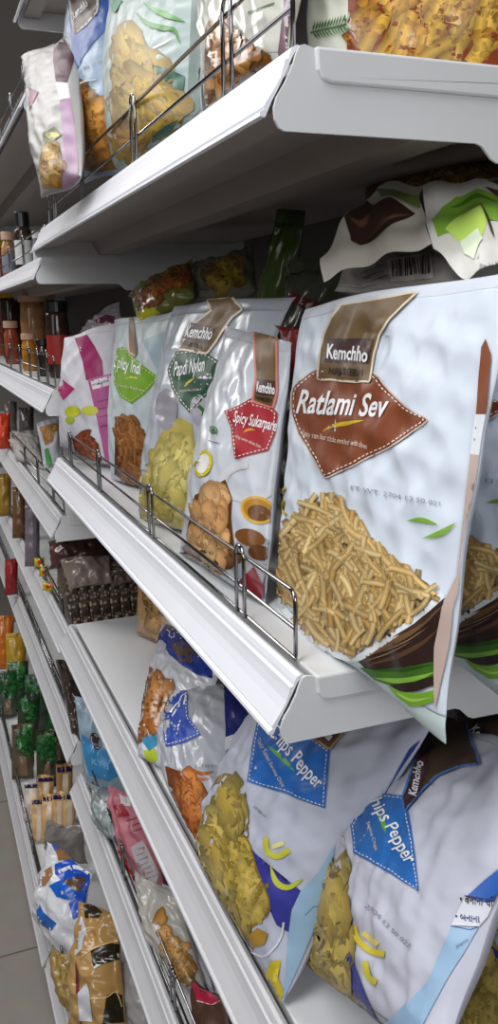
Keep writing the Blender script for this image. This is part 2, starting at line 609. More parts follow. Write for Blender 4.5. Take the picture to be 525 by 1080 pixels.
        for it in range(7):
            p0 = proj(s.S(u, v))
            h = 2e-3
            ju = (proj(s.S(u + h, v)) - p0) / h
            jv = (proj(s.S(u, v + h)) - p0) / h
            r = pts - p0
            det = ju[:, 0] * jv[:, 1] - ju[:, 1] * jv[:, 0]
            det = np.where(np.abs(det) < 1e-2, 1e-2, det)
            du = (r[:, 0] * jv[:, 1] - r[:, 1] * jv[:, 0]) / det
            dv = (ju[:, 0] * r[:, 1] - ju[:, 1] * r[:, 0]) / det
            u = np.clip(u + np.clip(du, -.06, .06), -0.995, 0.995)
            v = np.clip(v + np.clip(dv, -.04, .04), 0.0, 1.0)
        return u, v

    def place(s, pts, eps):
        u, v = s.uv(pts)
        return s.S(u, v) + s.nrm(u, v) * np.asarray(eps).reshape(-1, 1)

    def part(s, name, shapes, parent=None, mat=None, label=None):
        """one printed area; shapes are in photo pixels and laid on the bag's own surface"""
        P, FC, CC, EE = [], [], [], []
        n0 = 0
        if parent is None:
            s.eps = 0.0006 + 0.00012 * len(s.parts) + s.wr * .08 + (0.0006 if name == 'brand_band' else 0)
        else:
            s.eps = s.ends.get(parent, 0.0012)
        for sh in shapes:
            for (pts, faces, cols, e) in sh(s):
                P.append(pts)
                CC.append(cols)
                FC += [tuple(i + n0 for i in f) for f in faces]
                EE.append(np.full(len(pts), s.eps) + e)
                s.eps += 0.0000025
                n0 += len(pts)
            s.eps += 0.00006
        P = np.vstack(P)
        CC = np.vstack(CC)
        V3 = s.place(P, np.concatenate(EE))
        o = mesh_obj(name, V3, FC, mat or s.mat, s.parts.get(parent, s.root), s.org, CC)
        if label:
            o['label'] = label
        if parent is None:
            s.parts[name] = o
            s.ends[name] = s.eps + 0.00034
        return o

    def sheet(s, name, plane, shapes, ripple=0.0015):
        """a loose printed flap of the bag, a thin sheet in the plane through three points"""
        A_, B_, C_ = [np.array(p) for p in plane]
        n = np.cross(B_ - A_, C_ - A_)
        n /= np.linalg.norm(n)
        if n @ (CAM - A_) < 0:
            n = -n
        P, FC, CC, EE, k, e = [], [], [], [], 0, 0.0
        for sh in shapes:
            for (pts, faces, cols, e2) in sh(s):
                P.append(np.asarray(pts, float))
                CC.append(cols)
                FC += [tuple(i + k for i in f) for f in faces]
                EE.append(np.full(len(pts), e))
                k += len(pts)
            e += 0.00025
        P, CC, EE = np.vstack(P), np.vstack(CC), np.concatenate(EE)
        D = FWD + np.outer((P[:, 0] - 262.5) / F, RGT) - np.outer((P[:, 1] - 540) / F, UPV)
        t = ((A_ - CAM) @ n) / (D @ n)
        V3 = CAM + D * t[:, None]
        V3 = V3 + n * (EE + ripple * np.sin(P[:, 0] * .13 + s.ph[0]) + ripple * np.sin(P[:, 1] * .17 + P[:, 0] * .05 + s.ph[1]))[:, None]
        return mesh_obj(name, V3, FC, s.mat, s.root, s.org, CC)

    def each(s, name, groups, parent=None):
        for g in groups:
            s.part(name, g if isinstance(g, list) else [g], parent)


def dice(P, faces, step):
    bm = bmesh.new()
    vs = [bm.verts.new((p[0], p[1], 0)) for p in P]
    for f in faces:
        try:
            bm.faces.new([vs[i] for i in f])
        except ValueError:
            pass
    bmesh.ops.triangulate(bm, faces=bm.faces[:])
    x0, y0 = P.min(0)
    x1, y1 = P.max(0)
    for ax, a, b in ((0, x0, x1), (1, y0, y1)):
        t = math.floor(a / step) * step + step
        while t < b:
            co = (t, 0, 0) if ax == 0 else (0, t, 0)
            no = (1, 0, 0) if ax == 0 else (0, 1, 0)
            bmesh.ops.bisect_plane(bm, geom=bm.verts[:] + bm.edges[:] + bm.faces[:], plane_co=co, plane_no=no, dist=1e-5)
            t += step
    bm.verts.index_update()
    Q = np.array([(v.co.x, v.co.y) for v in bm.verts])
    fc = [[v.index for v in f.verts] for f in bm.faces]
    bm.free()
    return Q, fc


def poly(col, pts, col2=None, jit=0.0):
    """flat printed patch; col2 gives a vertical blend"""
    def g(s):
        P = np.array(pts, float)
        Q, fc = dice(P, [list(range(len(P)))], s.pxs)
        a = np.array(lin(col))
        if col2 is None:
            C = np.tile(a, (len(Q), 1))
        else:
            b = np.array(lin(col2))
            t = (Q[:, 1] - Q[:, 1].min()) / max(1e-6, np.ptp(Q[:, 1]))
            C = a + (b - a) * t[:, None]
        if jit:
            C = C * (1 + s.rs.uniform(-jit, jit, (len(Q), 1)))
        return [(Q, fc, C, 0)]
    return g


def spline(pts, n=6, closed=True):
    pts = [np.array(p, float) for p in pts]
    out = []
    m = len(pts)
    for i in range(m if closed else m - 1):
        p0, p1, p2, p3 = [pts[(i + k) % m] if closed else pts[min(max(i + k, 0), m - 1)] for k in (-1, 0, 1, 2)]
        for j in range(n):
            t = j / n
            out.append(tuple(0.5 * (2 * p1 + (p2 - p0) * t + (2 * p0 - 5 * p1 + 4 * p2 - p3) * t * t + (3 * p1 - p0 - 3 * p2 + p3) * t ** 3)))
    if not closed:
        out.append(tuple(pts[-1]))
    return out


def ribbon(pts, w0, col, col_edge=None, taper=False):
    P = np.array(pts, float)
    n = len(P)
    t = np.gradient(P, axis=0)
    t /= np.linalg.norm(t, axis=1)[:, None] + 1e-9
    nn = np.stack([-t[:, 1], t[:, 0]], -1)
    w = np.full(n, w0 / 2.0)
    if taper:
        w *= np.sin(np.linspace(0.08, math.pi - 0.08, n))
    Q = np.vstack([P - nn * w[:, None], P, P + nn * w[:, None]])
    fc = []
    for i in range(n - 1):
        fc.append((i, i + 1, n + i + 1, n + i))
        fc.append((n + i, n + i + 1, 2 * n + i + 1, 2 * n + i))
    a = np.array(col)
    e = np.array(col_edge if col_edge is not None else col)
    C = np.vstack([np.tile(e, (n, 1)), np.tile(a, (n, 1)), np.tile(e * 0.9, (n, 1))])
    return Q, fc, C


def line(col, w, pts, closed=False, dash=None, curve=False, taper=False, step=4.0):
    def g(s):
        pp = spline(pts, 6, closed) if curve else [tuple(p) for p in pts]
        if closed:
            pp = pp + [pp[0]]
        # resample
        P = np.array(pp, float)
        seg = np.linalg.norm(np.diff(P, axis=0), axis=1)
        L = np.concatenate([[0], np.cumsum(seg)])
        m = max(2, int(L[-1] / step) + 1)

        def at(t):
            return np.stack([np.interp(t, L, P[:, 0]), np.interp(t, L, P[:, 1])], -1)
        cl = np.array(lin(col))
        out = []
        if dash:
            on, off = dash
            t = 0
            QQ, FF, CC, k = [], [], [], 0
            while t + on <= L[-1]:
                Q, fc, C = ribbon(at(np.linspace(t, t + on, 3)), w, cl)
                QQ.append(Q)
                CC.append(C)
                FF += [tuple(i + k for i in f) for f in fc]
                k += len(Q)
                t += on + off
            return [(np.vstack(QQ), FF, np.vstack(CC), 0.00005)]
        Q, fc, C = ribbon(at(np.linspace(0, L[-1], m)), w, cl, taper=taper)
        return [(Q, fc, C, 0.00003)]
    return g


def inset_poly(pts, d):
    P = np.array(pts, float)
    cen = P.mean(0)
    v = P - cen
    l = np.linalg.norm(v, axis=1)[:, None]
    return cen + v * (1 - d / l)


def text(st, p0, p1, up, col, bold=0.0, shear=0.0, fit=True, sp=1.0):
    """lettering whose baseline runs from p0 to p1; up is the vector of a capital's height"""
    def g(s):
        cu = bpy.data.curves.new('lettering', 'FONT')
        cu.body = st
        cu.size = 1.0
        cu.offset = bold
        cu.shear = shear
        cu.space_character = sp
        cu.resolution_u = 3
        ob = bpy.data.objects.new('lettering', cu)
        COL.objects.link(ob)
        dg = bpy.context.evaluated_depsgraph_get()
        me = bpy.data.meshes.new_from_object(ob.evaluated_get(dg))
        P = np.array([(v.co.x, v.co.y) for v in me.vertices])
        fc = [list(p.vertices) for p in me.polygons]
        bpy.data.objects.remove(ob)
        bpy.data.curves.remove(cu)
        bpy.data.meshes.remove(me)
        if len(P) == 0:
            return []
        x0, x1 = P[:, 0].min(), P[:, 0].max()
        a = np.array(p0, float)
        b = np.array(p1, float)
        u = np.array(up, float)
        Q = a + np.outer((P[:, 0] - x0) / (x1 - x0), b - a) + np.outer(P[:, 1] / 0.7, u)
        Q, fc = dice(Q, fc, s.pxs)
        return [(Q, fc, np.tile(np.array(lin(col)), (len(Q), 1)), 0.00008)]
    return g


def inside(p, poly_):
    x, y = p
    r = False
    j = len(poly_) - 1
    for i in range(len(poly_)):
        xi, yi = poly_[i]
        xj, yj = poly_[j]
        if (yi > y) != (yj > y) and x < (xj - xi) * (y - yi) / (yj - yi + 1e-12) + xi:
            r = not r
        j = i
    return r


def rand_in(poly_, rng):
    xs = [p[0] for p in poly_]
    ys = [p[1] for p in poly_]
    for k in range(200):
        p = (rng.uniform(min(xs), max(xs)), rng.uniform(min(ys), max(ys)))
        if inside(p, poly_):
            return p
    return poly_[0]


def mixc(a, b, t):
    return [x + (y - x) * t for x, y in zip(a, b)]


def sticks(region, n, length, width, cols, ang=(0, 180), bend=0.5, dark=0.45):
    """picture of fried sticks heaped in a region"""
    def g(s):
        r = s.rng
        out = []
        for i in range(n):
            for tr in range(20):
                p = rand_in(region, r)
                a = math.radians(r.uniform(*ang))
                L = length * r.uniform(.6, 1.15)
                b = r.uniform(-bend, bend)
                m = 7
                pts = []
                x, y = p[0] - math.cos(a) * L / 2, p[1] - math.sin(a) * L / 2
                aa = a - b / 2
                for k in range(m):
                    pts.append((x, y))
                    x += math.cos(aa) * L / (m - 1)
                    y += math.sin(aa) * L / (m - 1)
                    aa += b / (m - 1)
                if inside(pts[1], region) and inside(pts[-2], region):
                    break
            t = i / n
            cc = np.array(lin(mixc(cols[r.randrange(len(cols))], cols[r.randrange(len(cols))], r.random())))
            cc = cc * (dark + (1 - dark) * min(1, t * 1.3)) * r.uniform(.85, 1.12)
            Q, fc, C = ribbon(pts, width * r.uniform(.8, 1.15), cc, cc * 0.45)
            out.append((Q, fc, C, 0.000012 * 0))
        return out
    return g


def blobs(region, n, size, cols, asp=(1, 1.6), ang=(0, 180), dark=0.5, irr=0.18, rim=0.45, edge_ok=False):
    """picture of crisps, nuggets or flakes heaped in a region"""
    def g(s):
        r = s.rng
        out = []
        for i in range(n):
            p = rand_in(region, r)
            sz = size * r.uniform(.7, 1.25)
            if not edge_ok:
                for tr in range(12):
                    if all(inside((p[0] + dx * sz * .7, p[1] + dy * sz * .7), region) for dx, dy in ((1, 0), (-1, 0), (0, 1), (0, -1))):
                        break
                    p = rand_in(region, r)
            a = math.radians(r.uniform(*ang))
            e = r.uniform(*asp)
            m = 14
            base = np.array(lin(mixc(cols[r.randrange(len(cols))], cols[r.randrange(len(cols))], r.random())))
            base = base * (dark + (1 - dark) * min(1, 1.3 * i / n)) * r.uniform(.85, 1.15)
            ph = r.uniform(0, 6.28)
            pts, C, fc = [p], [base * 1.15], []
            for ring, rr in ((0, .6), (1, 1.0)):
                for k in range(m):
                    th = 2 * math.pi * k / m
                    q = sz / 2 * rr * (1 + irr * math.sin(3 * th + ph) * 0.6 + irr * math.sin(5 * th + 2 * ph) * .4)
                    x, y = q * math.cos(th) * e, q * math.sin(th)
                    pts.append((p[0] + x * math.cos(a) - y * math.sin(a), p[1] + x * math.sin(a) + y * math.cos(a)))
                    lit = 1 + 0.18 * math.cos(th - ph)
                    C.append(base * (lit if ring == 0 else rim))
            for k in range(m):
                k2 = (k + 1) % m
                fc.append((0, 1 + k, 1 + k2))
                fc.append((1 + k, 1 + m + k, 1 + m + k2, 1 + k2))
            out.append((np.array(pts), fc, np.array(C), i * 0.000012))
        return out
    return g


def ellipse(cx, cy, rx, ry, a=0, n=20):
    a = math.radians(a)
    return [(cx + rx * math.cos(t) * math.cos(a) - ry * math.sin(t) * math.sin(a), cy + rx * math.cos(t) * math.sin(a) + ry * math.sin(t) * math.cos(a))
            for t in [2 * math.pi * k / n for k in range(n)]]


WHITE = (238, 238, 240)
BROWN = (116, 90, 54)
MAROON = (62, 34, 36)


def brand(b, band, box, k0, k1, kup, n0=None, n1=None, nup=None, border=(222, 205, 180), bandc=BROWN, word='Kemchho', bold=0.025, boxc=MAROON, curve=True):
    sh = []
    if border:
        sh.append(line(border, 2.2, band, closed=True))
    b.part('brand_band', [poly(bandc, band, mixc(bandc, (70, 52, 30), .35))] + sh + ([poly(boxc, box)] if box else []), mat=FILM)
    L = [text(word, k0, k1, kup, WHITE, bold, 0.15)]
    b.part('lettering', L, 'brand_band', mat=FILM)
    if n0:
        b.part('lettering', [text('NAMKEEN', n0, n1, nup, (44, 28, 16), 0.02)], 'brand_band', mat=FILM)


def panel(b, pts, col, words=None, stitch=(235, 225, 215), swoosh=None, small=None, dash=(3.2, 2.2), w=1.1, ins=3.5, jit=0.0, bold=0.02, wcol=WHITE, shear=0.38, name='name_panel', border=None):
    sh = [poly(col, pts, jit=jit)]
    if border:
        sh.append(line(border, 1.4, pts, closed=True))
    if swoosh:
        sh.append(line(swoosh[0], swoosh[1], swoosh[2], curve=True, taper=True))
    b.part(name, sh, mat=FILM)
    if stitch:
        b.part('stitching', [line(stitch, w, [tuple(p) for p in inset_poly(pts, ins)], closed=True, dash=dash)], name, mat=FILM)
    if words:
        for (st, p0, p1, up) in words:
            b.part('lettering', [text(st, p0, p1, up, wcol, bold, shear)], name, mat=FILM)
    if small:
        for (st, p0, p1, up) in small:
            b.part('lettering', [text(st, p0, p1, up, (225, 205, 190), 0.0, 0.0)], name, mat=FILM)


FAC = (-1, -.25, .25)
SEV = [(226, 190, 120), (212, 172, 102), (238, 206, 146), (200, 156, 88)]
# ---------------------------------------------------------------- middle shelf
def droop1(u, v):
    d = np.zeros((len(u), 3))
    k = smooth(0.12, 1.0, u) * np.clip(1 - v / 0.45, 0, 1)
    d[:, 2] = -0.016 * k
    d[:, 0] = 0.0
    return d


b = Bag('front white bag with rust brown diamond panel and fried noodles, overhanging the shelf end', c(316, 325, X=.100), c(539, 283, X=.105),
        c(292, 652, X=.062), c(464, 756, X=.062), tf=.022, tb=.022, seed=3, wr=.002, base=(212, 221, 233), nu=84, nv=104, px=5,
        group=None, seals=(.055, .035), inset=.0, droop=droop1, face=FAC, seal_col=(205, 222, 222), seal_col2=(214, 221, 232))
R1 = b
# lower print: dark pods and cucumber
b.part('vegetable_print', [
    poly((46, 28, 24), [(377, 696), (400, 676), (430, 655), (468, 628), (466, 668), (460, 700), (430, 703), (404, 706), (386, 705)]),
    line((112, 80, 52), 7, [(384, 694), (410, 680), (440, 662), (466, 640)], curve=True, taper=True),
    line((88, 60, 40), 5, [(388, 701), (420, 692), (446, 678), (464, 662)], curve=True, taper=True),
    line((140, 110, 80), 1.4, [(400, 688), (430, 676), (452, 661)], curve=True, taper=True),
    line((66, 44, 34), 4, [(415, 672), (440, 659), (462, 642)], curve=True, taper=True),
    line((150, 120, 92), 1.2, [(386, 697), (412, 688), (436, 676)], curve=True, taper=True),
    poly((58, 104, 22), [(380, 703), (400, 706), (430, 703), (462, 697), (462, 712), (440, 718), (412, 722), (396, 716)]),
    line((124, 172, 62), 6, [(396, 714), (420, 718), (445, 714), (461, 708)], curve=True, taper=True),
    line((36, 74, 14), 4, [(392, 706), (425, 706), (460, 700)], curve=True, taper=True),
    poly((40, 26, 18), [(412, 722), (440, 718), (461, 712), (460, 722), (440, 729), (424, 730)]),
    poly((116, 168, 44), [(410, 722), (424, 729), (444, 731), (460, 727), (458, 739), (446, 744), (434, 744), (420, 734)]),
    line((170, 206, 96), 3, [(420, 730), (436, 738), (456, 735)], curve=True, taper=True)])
pile = spline([(349, 521), (362, 527), (378, 549), (400, 572), (420, 588), (446, 606), (464, 622), (448, 640), (432, 652), (412, 664), (391, 677),
               (370, 687), (350, 680), (331, 669), (312, 648), (299, 630), (294, 606), (292, 583), (296, 566), (304, 552), (316, 536), (330, 526)], 3)
b.part('snack_picture', [line((232, 236, 238), 7, [(300, 642), (330, 675), (372, 694), (400, 680), (432, 658), (468, 627)], curve=True),
                         poly((120, 84, 38), [tuple(p) for p in inset_poly(pile, 9)]),
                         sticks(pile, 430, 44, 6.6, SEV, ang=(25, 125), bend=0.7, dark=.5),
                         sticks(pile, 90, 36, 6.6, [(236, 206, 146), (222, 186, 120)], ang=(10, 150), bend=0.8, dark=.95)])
panel(b, spline([(308, 421), (310, 409), (322, 398), (338, 388.6), (366, 390), (395, 394), (403, 402), (412, 413), (429, 428.6), (441, 437), (452, 443), (438, 454), (420.7, 467),
       (385, 485), (348, 503), (340.7, 500), (332, 484), (324, 472), (316.4, 458.6), (309, 437)], 2), (124, 64, 36),
      [('Ratlami Sev', (313.5, 435), (411, 440.5), (1.5, -24))], swoosh=((205, 176, 40), 4.5, [(341, 455.5), (354, 449), (384, 444)]),
      small=[('Spicy gram flour sticks enriched with cloves', (320.5, 460), (389, 473.5), (1, -6))], dash=(3, 2), jit=.02, border=(206, 190, 178))
brand(b, [(362, 322), (442, 309), (428, 322), (412, 338), (402, 353), (396.5, 372), (392, 404), (337, 400), (339, 373), (344, 352), (353, 333)],
      [(348, 357.5), (395.8, 358), (391, 385), (343, 383)], (346.5, 378.5), (390, 382.5), (.5, -15), (349, 395), (384, 397), (.5, -7))
b.each('date_code', [text('ET WT. 2704 13 50 021', (371, 517), (465, 534), (0.5, -5), (140, 150, 160)),
                     text('TM', (407.5, 356.5), (412, 357), (0, -3), (60, 60, 70))])
b.each('leaf_print', [line((128, 176, 60), 5, [(431, 549), (446, 548), (463, 553.5)], curve=True, taper=True),
                      line((128, 176, 60), 5.5, [(448, 568), (466, 562), (481, 551.5)], curve=True, taper=True),
                      line((206, 178, 50), 3, ellipse(303, 528, 7, 14)[5:16], curve=True)])
b.part('side_panel', [poly((128, 72, 46), [(509, 367), (514, 358), (519.5, 375), (513, 437), (503, 437)]),
                      poly((222, 226, 230), [(502, 437), (513, 437), (505, 480), (497, 479)]),
                      poly((190, 168, 158), [(497, 479), (505, 480), (490, 600), (478, 640), (475, 676), (465.5, 721), (460, 748), (459, 735), (459.5, 683), (467, 640), (482, 607)]),
                      text('. .', (501, 465), (503, 450), (4, 0), (40, 40, 60))])
# the second bag of the same kind in the next row
R2 = copy_tree(R1.root)
R2.location = R1.root.location + Vector((0.060, 0.006, 0.004))
R2['label'] = 'second fried noodle bag with rust brown panel, behind the front one, cut by the frame'

# red panel bag
b = Bag('slim white bag with red panel and tan snack pieces on the middle shelf', c(239, 344, X=.10), c(310, 362, X=.10),
        c(190, 583, Z=ZM + .003), c(281, 636, Z=ZM + .003), tf=.030, tb=.02, seed=8, wr=.0014, base=(196, 200, 208), nu=52, nv=76, mat=GLOSS, seals=(.03, .04), inset=.07, face=FAC)
b.part('bowl_print', [line((205, 205, 212), 9, ellipse(262, 508, 26, 18)[2:16], curve=True), poly((150, 152, 160), ellipse(268, 590, 26, 26)),
                      poly((176, 126, 40), ellipse(273, 538, 18, 14, 20)), poly((108, 66, 26), ellipse(274, 542, 13, 9, 20)), line((214, 166, 60), 3, ellipse(272, 538, 17, 13, 20), closed=True),
                      poly((120, 74, 34), ellipse(264, 567, 16, 9, 15)), poly((92, 54, 26), ellipse(274, 583, 12, 8, 15))])
reg = [(240, 500), (226, 507), (203, 517), (197, 535), (192, 562), (198, 580), (222, 606), (246, 606), (252, 585), (250, 545), (249, 520)]
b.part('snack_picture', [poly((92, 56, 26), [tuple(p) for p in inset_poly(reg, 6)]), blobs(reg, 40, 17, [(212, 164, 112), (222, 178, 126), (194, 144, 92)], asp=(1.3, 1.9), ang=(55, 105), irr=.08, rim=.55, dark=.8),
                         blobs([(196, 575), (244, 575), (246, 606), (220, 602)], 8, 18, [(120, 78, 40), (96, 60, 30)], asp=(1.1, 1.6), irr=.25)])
panel(b, [(237, 434), (252, 428), (265.7, 420), (268, 425), (288, 430), (293, 436), (290, 458.6), (283, 475.7), (248.6, 484), (246, 467), (244, 450)], (162, 34, 46),
      [('Spicy Sukarpare', (247, 445), (291.5, 455), (1, -12))], swoosh=((214, 150, 60), 3, [(257, 457), (263, 453), (270, 454)]),
      small=[('crisp sweet wheat bites', (249, 462), (276, 473), (.5, -3.5))], dash=(2.4, 1.8), w=.9, ins=2.6, bold=.012)
brand(b, [(268.6, 345), (293, 350), (293, 413), (289, 430), (267, 424), (271, 398.6)], [(273, 400), (291.4, 403), (290.6, 419), (271, 416)],
      (272.3, 413), (291, 416.5), (0, -10), (271, 421.5), (288, 425), (0, -4.5), border=(214, 120, 110))
b.part('badge_print', [poly((236, 236, 230), ellipse(215, 489, 8, 13, 15)), line((206, 190, 40), 3.5, ellipse(215, 489, 8, 13, 15), closed=True),
                       line((60, 130, 70), 1.2, [(223, 450), (230, 451), (229, 458), (222, 456)], closed=True), poly((60, 130, 70), ellipse(226, 454, 2, 2)),
                       line((90, 90, 96), .8, [(221, 465), (232, 468)])])
b.part('side_panel', [poly((104, 66, 92), [(298.6, 513), (303, 505), (292, 573), (279, 632), (274, 632), (284, 585)]),
                      poly((120, 30, 36), [(250, 616), (268.6, 597), (278, 618), (276, 634)])])

# dark green panel bag
b = Bag('white bag with dark green panel and pale crisps in its window, middle shelf', c(179, 322, X=.10), c(306, 312, X=.135),
        c(145, 546, Z=ZM + .003), c(234, 570, Z=ZM + .003), tf=.034, tb=.02, seed=11, wr=.0014, base=(176, 182, 192), nu=52, nv=76, mat=GLOSS, seals=(.03, .05), inset=.05, face=FAC)
reg = [(203, 447), (206, 470), (211, 488), (203, 514), (195, 555), (172, 560), (150, 549), (144, 535), (147, 498), (159, 485), (166, 466), (174, 450), (190, 440)]
b.part('snack_picture', [poly((180, 164, 88), reg), blobs(reg, 50, 20, [(206, 190, 108), (220, 206, 132), (184, 166, 84)], asp=(1.4, 2.6), ang=(40, 130), irr=.12, rim=.62, dark=.75),
                         line((236, 234, 214), 1.6, [(172, 474), (186, 470), (198, 462)], curve=True, taper=True), line((236, 234, 214), 1.5, [(166, 490), (176, 476), (178, 460)], curve=True, taper=True)])  # the two pale lines paint gloss streaks on the window
b.part('garlic_print', [poly((150, 146, 156), ellipse(176, 432, 12, 22)), poly((196, 194, 204), ellipse(222, 420, 22, 26)), poly((170, 166, 178), ellipse(210, 432, 9, 16)),
                        line((46, 92, 50), 5, [(214, 434), (216, 446), (224, 455)], curve=True, taper=True), line((60, 110, 60), 4, [(210, 428), (216, 434)], curve=True)])
panel(b, [(186, 371), (204, 369), (219.5, 372.8), (226, 377), (235, 385), (232, 406), (215, 421), (200.6, 436), (190, 424), (181.7, 410.5), (177, 390)], (32, 74, 52),
      [('Papdi Nylon', (184, 397), (217, 391.5), (0, -15))], swoosh=((206, 190, 60), 3, [(195, 408), (201, 402), (206, 399)]), small=[('crisp gram flour crackers', (190, 414), (210, 412), (0, -3))],
      dash=(2.4, 1.8), w=.9, ins=2.6, bold=.012)
brand(b, [(219.5, 317), (245, 314.5), (257, 327), (246, 335), (238, 346), (228, 362), (219.5, 373), (189, 368.6), (196, 358), (205, 343), (224, 328)],
      [(202.7, 341), (229, 345.5), (221, 364), (193, 358)], (196, 355.5), (224, 359), (3, -12), (192, 364.5), (214, 368.5), (1, -5), border=(228, 214, 196))

# light green panel bag
b = Bag('white bag with light green panel and brown twisted sticks, middle shelf', c(122, 338, X=.10), c(186, 328, X=.125), c(118, 504, Z=ZM + .003), c(172, 522, Z=ZM + .003),
        tf=.03, tb=.02, seed=15, wr=.0014, base=(190, 200, 204), nu=40, nv=60, seals=(.03, .04), inset=.03, face=FAC)
reg = [(122, 444), (131, 438), (141, 440), (152, 455), (163, 468), (160, 500), (148, 520), (121, 500)]
b.part('snack_picture', [poly((84, 48, 22), reg), sticks(reg, 90, 22, 5.5, [(172, 112, 58), (156, 96, 48), (190, 130, 72)], ang=(20, 120), bend=1.4, dark=.5)])
panel(b, [(122, 368), (130.5, 365.7), (148.6, 383), (168, 398.6), (153, 415.7), (138.6, 426), (127, 418.6), (120, 402)], (118, 164, 38),
      [('Spicy Indi', (121, 387), (150, 396), (0, -13))], swoosh=((214, 214, 60), 2.6, [(132, 400), (140, 398), (148, 400)]), small=[('crunchy fried mix', (124, 407), (153, 413.5), (0, -3))],
      stitch=(200, 220, 150), dash=(2.2, 1.8), w=.8, ins=2.4, bold=.012)
b.part('brand_band', [poly((126, 96, 70), [(137, 336), (141, 335), (146, 372), (142, 378), (136, 372)]), line((220, 200, 180), 1.2, [(136, 356), (137, 372), (144, 376)])])
b.each('lemon_print', [poly((198, 204, 70), [(156, 447), (168, 436), (174, 443), (166, 452)]), poly((160, 180, 190), [(150, 360), (184, 345), (182, 400), (170, 398)])])

# magenta bag
b = Bag('white and magenta bag, last upright one at the far end of the middle shelf', c(66, 356, Y=1.42), c(124, 340, X=.11), c(62, 470, Y=1.43), c(124, 494, Z=ZM + .003),
        tf=.032, tb=.02, seed=21, wr=.0014, base=(206, 204, 212), nu=36, nv=52, seals=(.03, .05), inset=.05, face=FAC)
b.part('magenta_band', [poly((150, 28, 92), [(79, 357), (92, 353), (100, 365), (108, 381), (109, 396), (91, 401), (87, 380)]),
                        poly((178, 88, 142), [(93, 401), (117, 394), (121, 440), (121, 495), (112, 490), (104, 450)]),
                        poly((224, 220, 226), [(96, 402), (116, 396), (117, 406), (98, 411)]),
                        poly((160, 40, 100), [(60, 394), (66, 400), (79, 410), (67, 422), (62, 414)])])
b.part('lettering', [text('masala', (98, 407.5), (112, 403), (0, -3), (60, 40, 60)), line((120, 50, 90), .8, [(102, 424), (118, 420)]), line((120, 50, 90), .8, [(103, 432), (118, 428)]),
                     line((120, 50, 90), .8, [(104, 440), (119, 437)]), line((120, 50, 90), .8, [(106, 450), (119, 447)])], 'magenta_band')
b.each('lemon_print', [poly((190, 196, 50), ellipse(77, 434, 8, 6)), poly((196, 200, 70), ellipse(95, 433, 9, 5)), poly((160, 176, 50), ellipse(74, 443, 5, 4))])
reg = [(76, 462), (92, 456), (104, 468), (108, 486), (96, 490), (80, 478)]
b.part('snack_picture', [poly((110, 54, 34), reg), blobs(reg, 22, 10, [(168, 92, 58), (190, 112, 72), (140, 68, 44)], asp=(1, 1.8))])

# things lying on top of the upright bags
b = Bag('crumpled white bag with maroon and lime print lying on the magenta bag', c(84, 348, X=.105), c(126, 318, X=.15), c(90, 370, X=.09), c(132, 352, X=.13), tf=.016, tb=.012, seed=31, wr=.003,
        base=(170, 166, 176), nu=30, nv=24, mat=GLOSS, seals=(.08, .08))
b.part('lime_print', [poly((160, 164, 50), [(95, 350), (112, 343), (117, 352), (104, 361)]), poly((92, 30, 62), [(96, 340), (112, 332), (121, 334), (122, 342), (112, 342)]), poly((92, 34, 60), [(116, 345), (126, 340), (124, 356), (116, 360)])])
b = Bag('glossy lime and orange crisps bag lying on the light green panel bag', c(136, 312, X=.13), c(203, 272, X=.19), c(146, 344, X=.105), c(206, 312, X=.165), tf=.024, tb=.02, seed=33, wr=.0028,
        base=(116, 118, 54), nu=40, nv=32, mat=GLOSS, seals=(.06, .06))
reg = [(140, 312), (168, 292), (200, 278), (200, 296), (186, 300), (172, 306), (160, 318), (150, 318)]
b.part('snack_picture', [poly((92, 52, 24), reg), blobs(reg, 30, 14, [(160, 92, 40), (184, 112, 54)], asp=(1, 1.6))])
b.part('lime_print', [poly((176, 176, 40), [(144, 330), (158, 322), (170, 330), (158, 342), (148, 342)])])
b = Bag('dark see-through bag with yellow crisps lying flat behind the lime one', c(200, 282, X=.20), c(268, 258, X=.26), c(204, 318, X=.17), c(272, 308, X=.22), tf=.022, tb=.02, seed=35, wr=.003,
        base=(112, 112, 100), nu=34, nv=28, mat=GLOSS, seals=(.06, .06))
reg = [(216, 290), (246, 272), (258, 282), (252, 300), (226, 304)]
b.part('snack_picture', [blobs(reg, 18, 18, [(150, 124, 44), (168, 142, 62)], asp=(1, 1.5))])
b = Bag('dark green bag standing crooked under the top shelf, behind the dark green panel bag', c(292, 220, X=.22), c(322, 222, X=.24), c(238, 486, X=.19), c(288, 490, X=.21), tf=.02, tb=.015, seed=37, wr=.002,
        base=(66, 88, 38), nu=24, nv=40, mat=GLOSS, seals=(.05, .05))
b.part('edge_strip', [poly((150, 156, 150), [(288, 228), (292, 226), (284, 262), (278, 280), (276, 276)])])
b = Bag('dark maroon and green bag in the shadow beside the white rust panel bag', c(300, 278, X=.20), c(366, 266, X=.22), c(290, 530, X=.17), c(354, 556, X=.18), tf=.018, tb=.015, seed=39, wr=.003,
        base=(66, 70, 56), nu=30, nv=30, mat=GLOSS, seals=(.05, .05))
b.each('dark_print', [poly((96, 34, 28), [(304, 305), (318, 312), (352, 326), (330, 328), (306, 320)]), poly((110, 92, 62), [(330, 326), (356, 324), (350, 336), (336, 338)])])
b = Bag('red bag whose corner peeps out between the red and rust panel bags', c(294, 344, X=.13), c(318, 346, X=.13), c(300, 400, X=.12), c(322, 410, X=.12), tf=.012, tb=.01, seed=41, wr=.002,
        base=(116, 24, 28), nu=16, nv=24, seals=(.05, .05))

# the upside-down bag under the shelf
def droopE(u, v):
    d = np.zeros((len(u), 3))
    d[:, 2] = 0.012 * np.sin(3.0 * u + 1.2) * (1 - v)
    return d


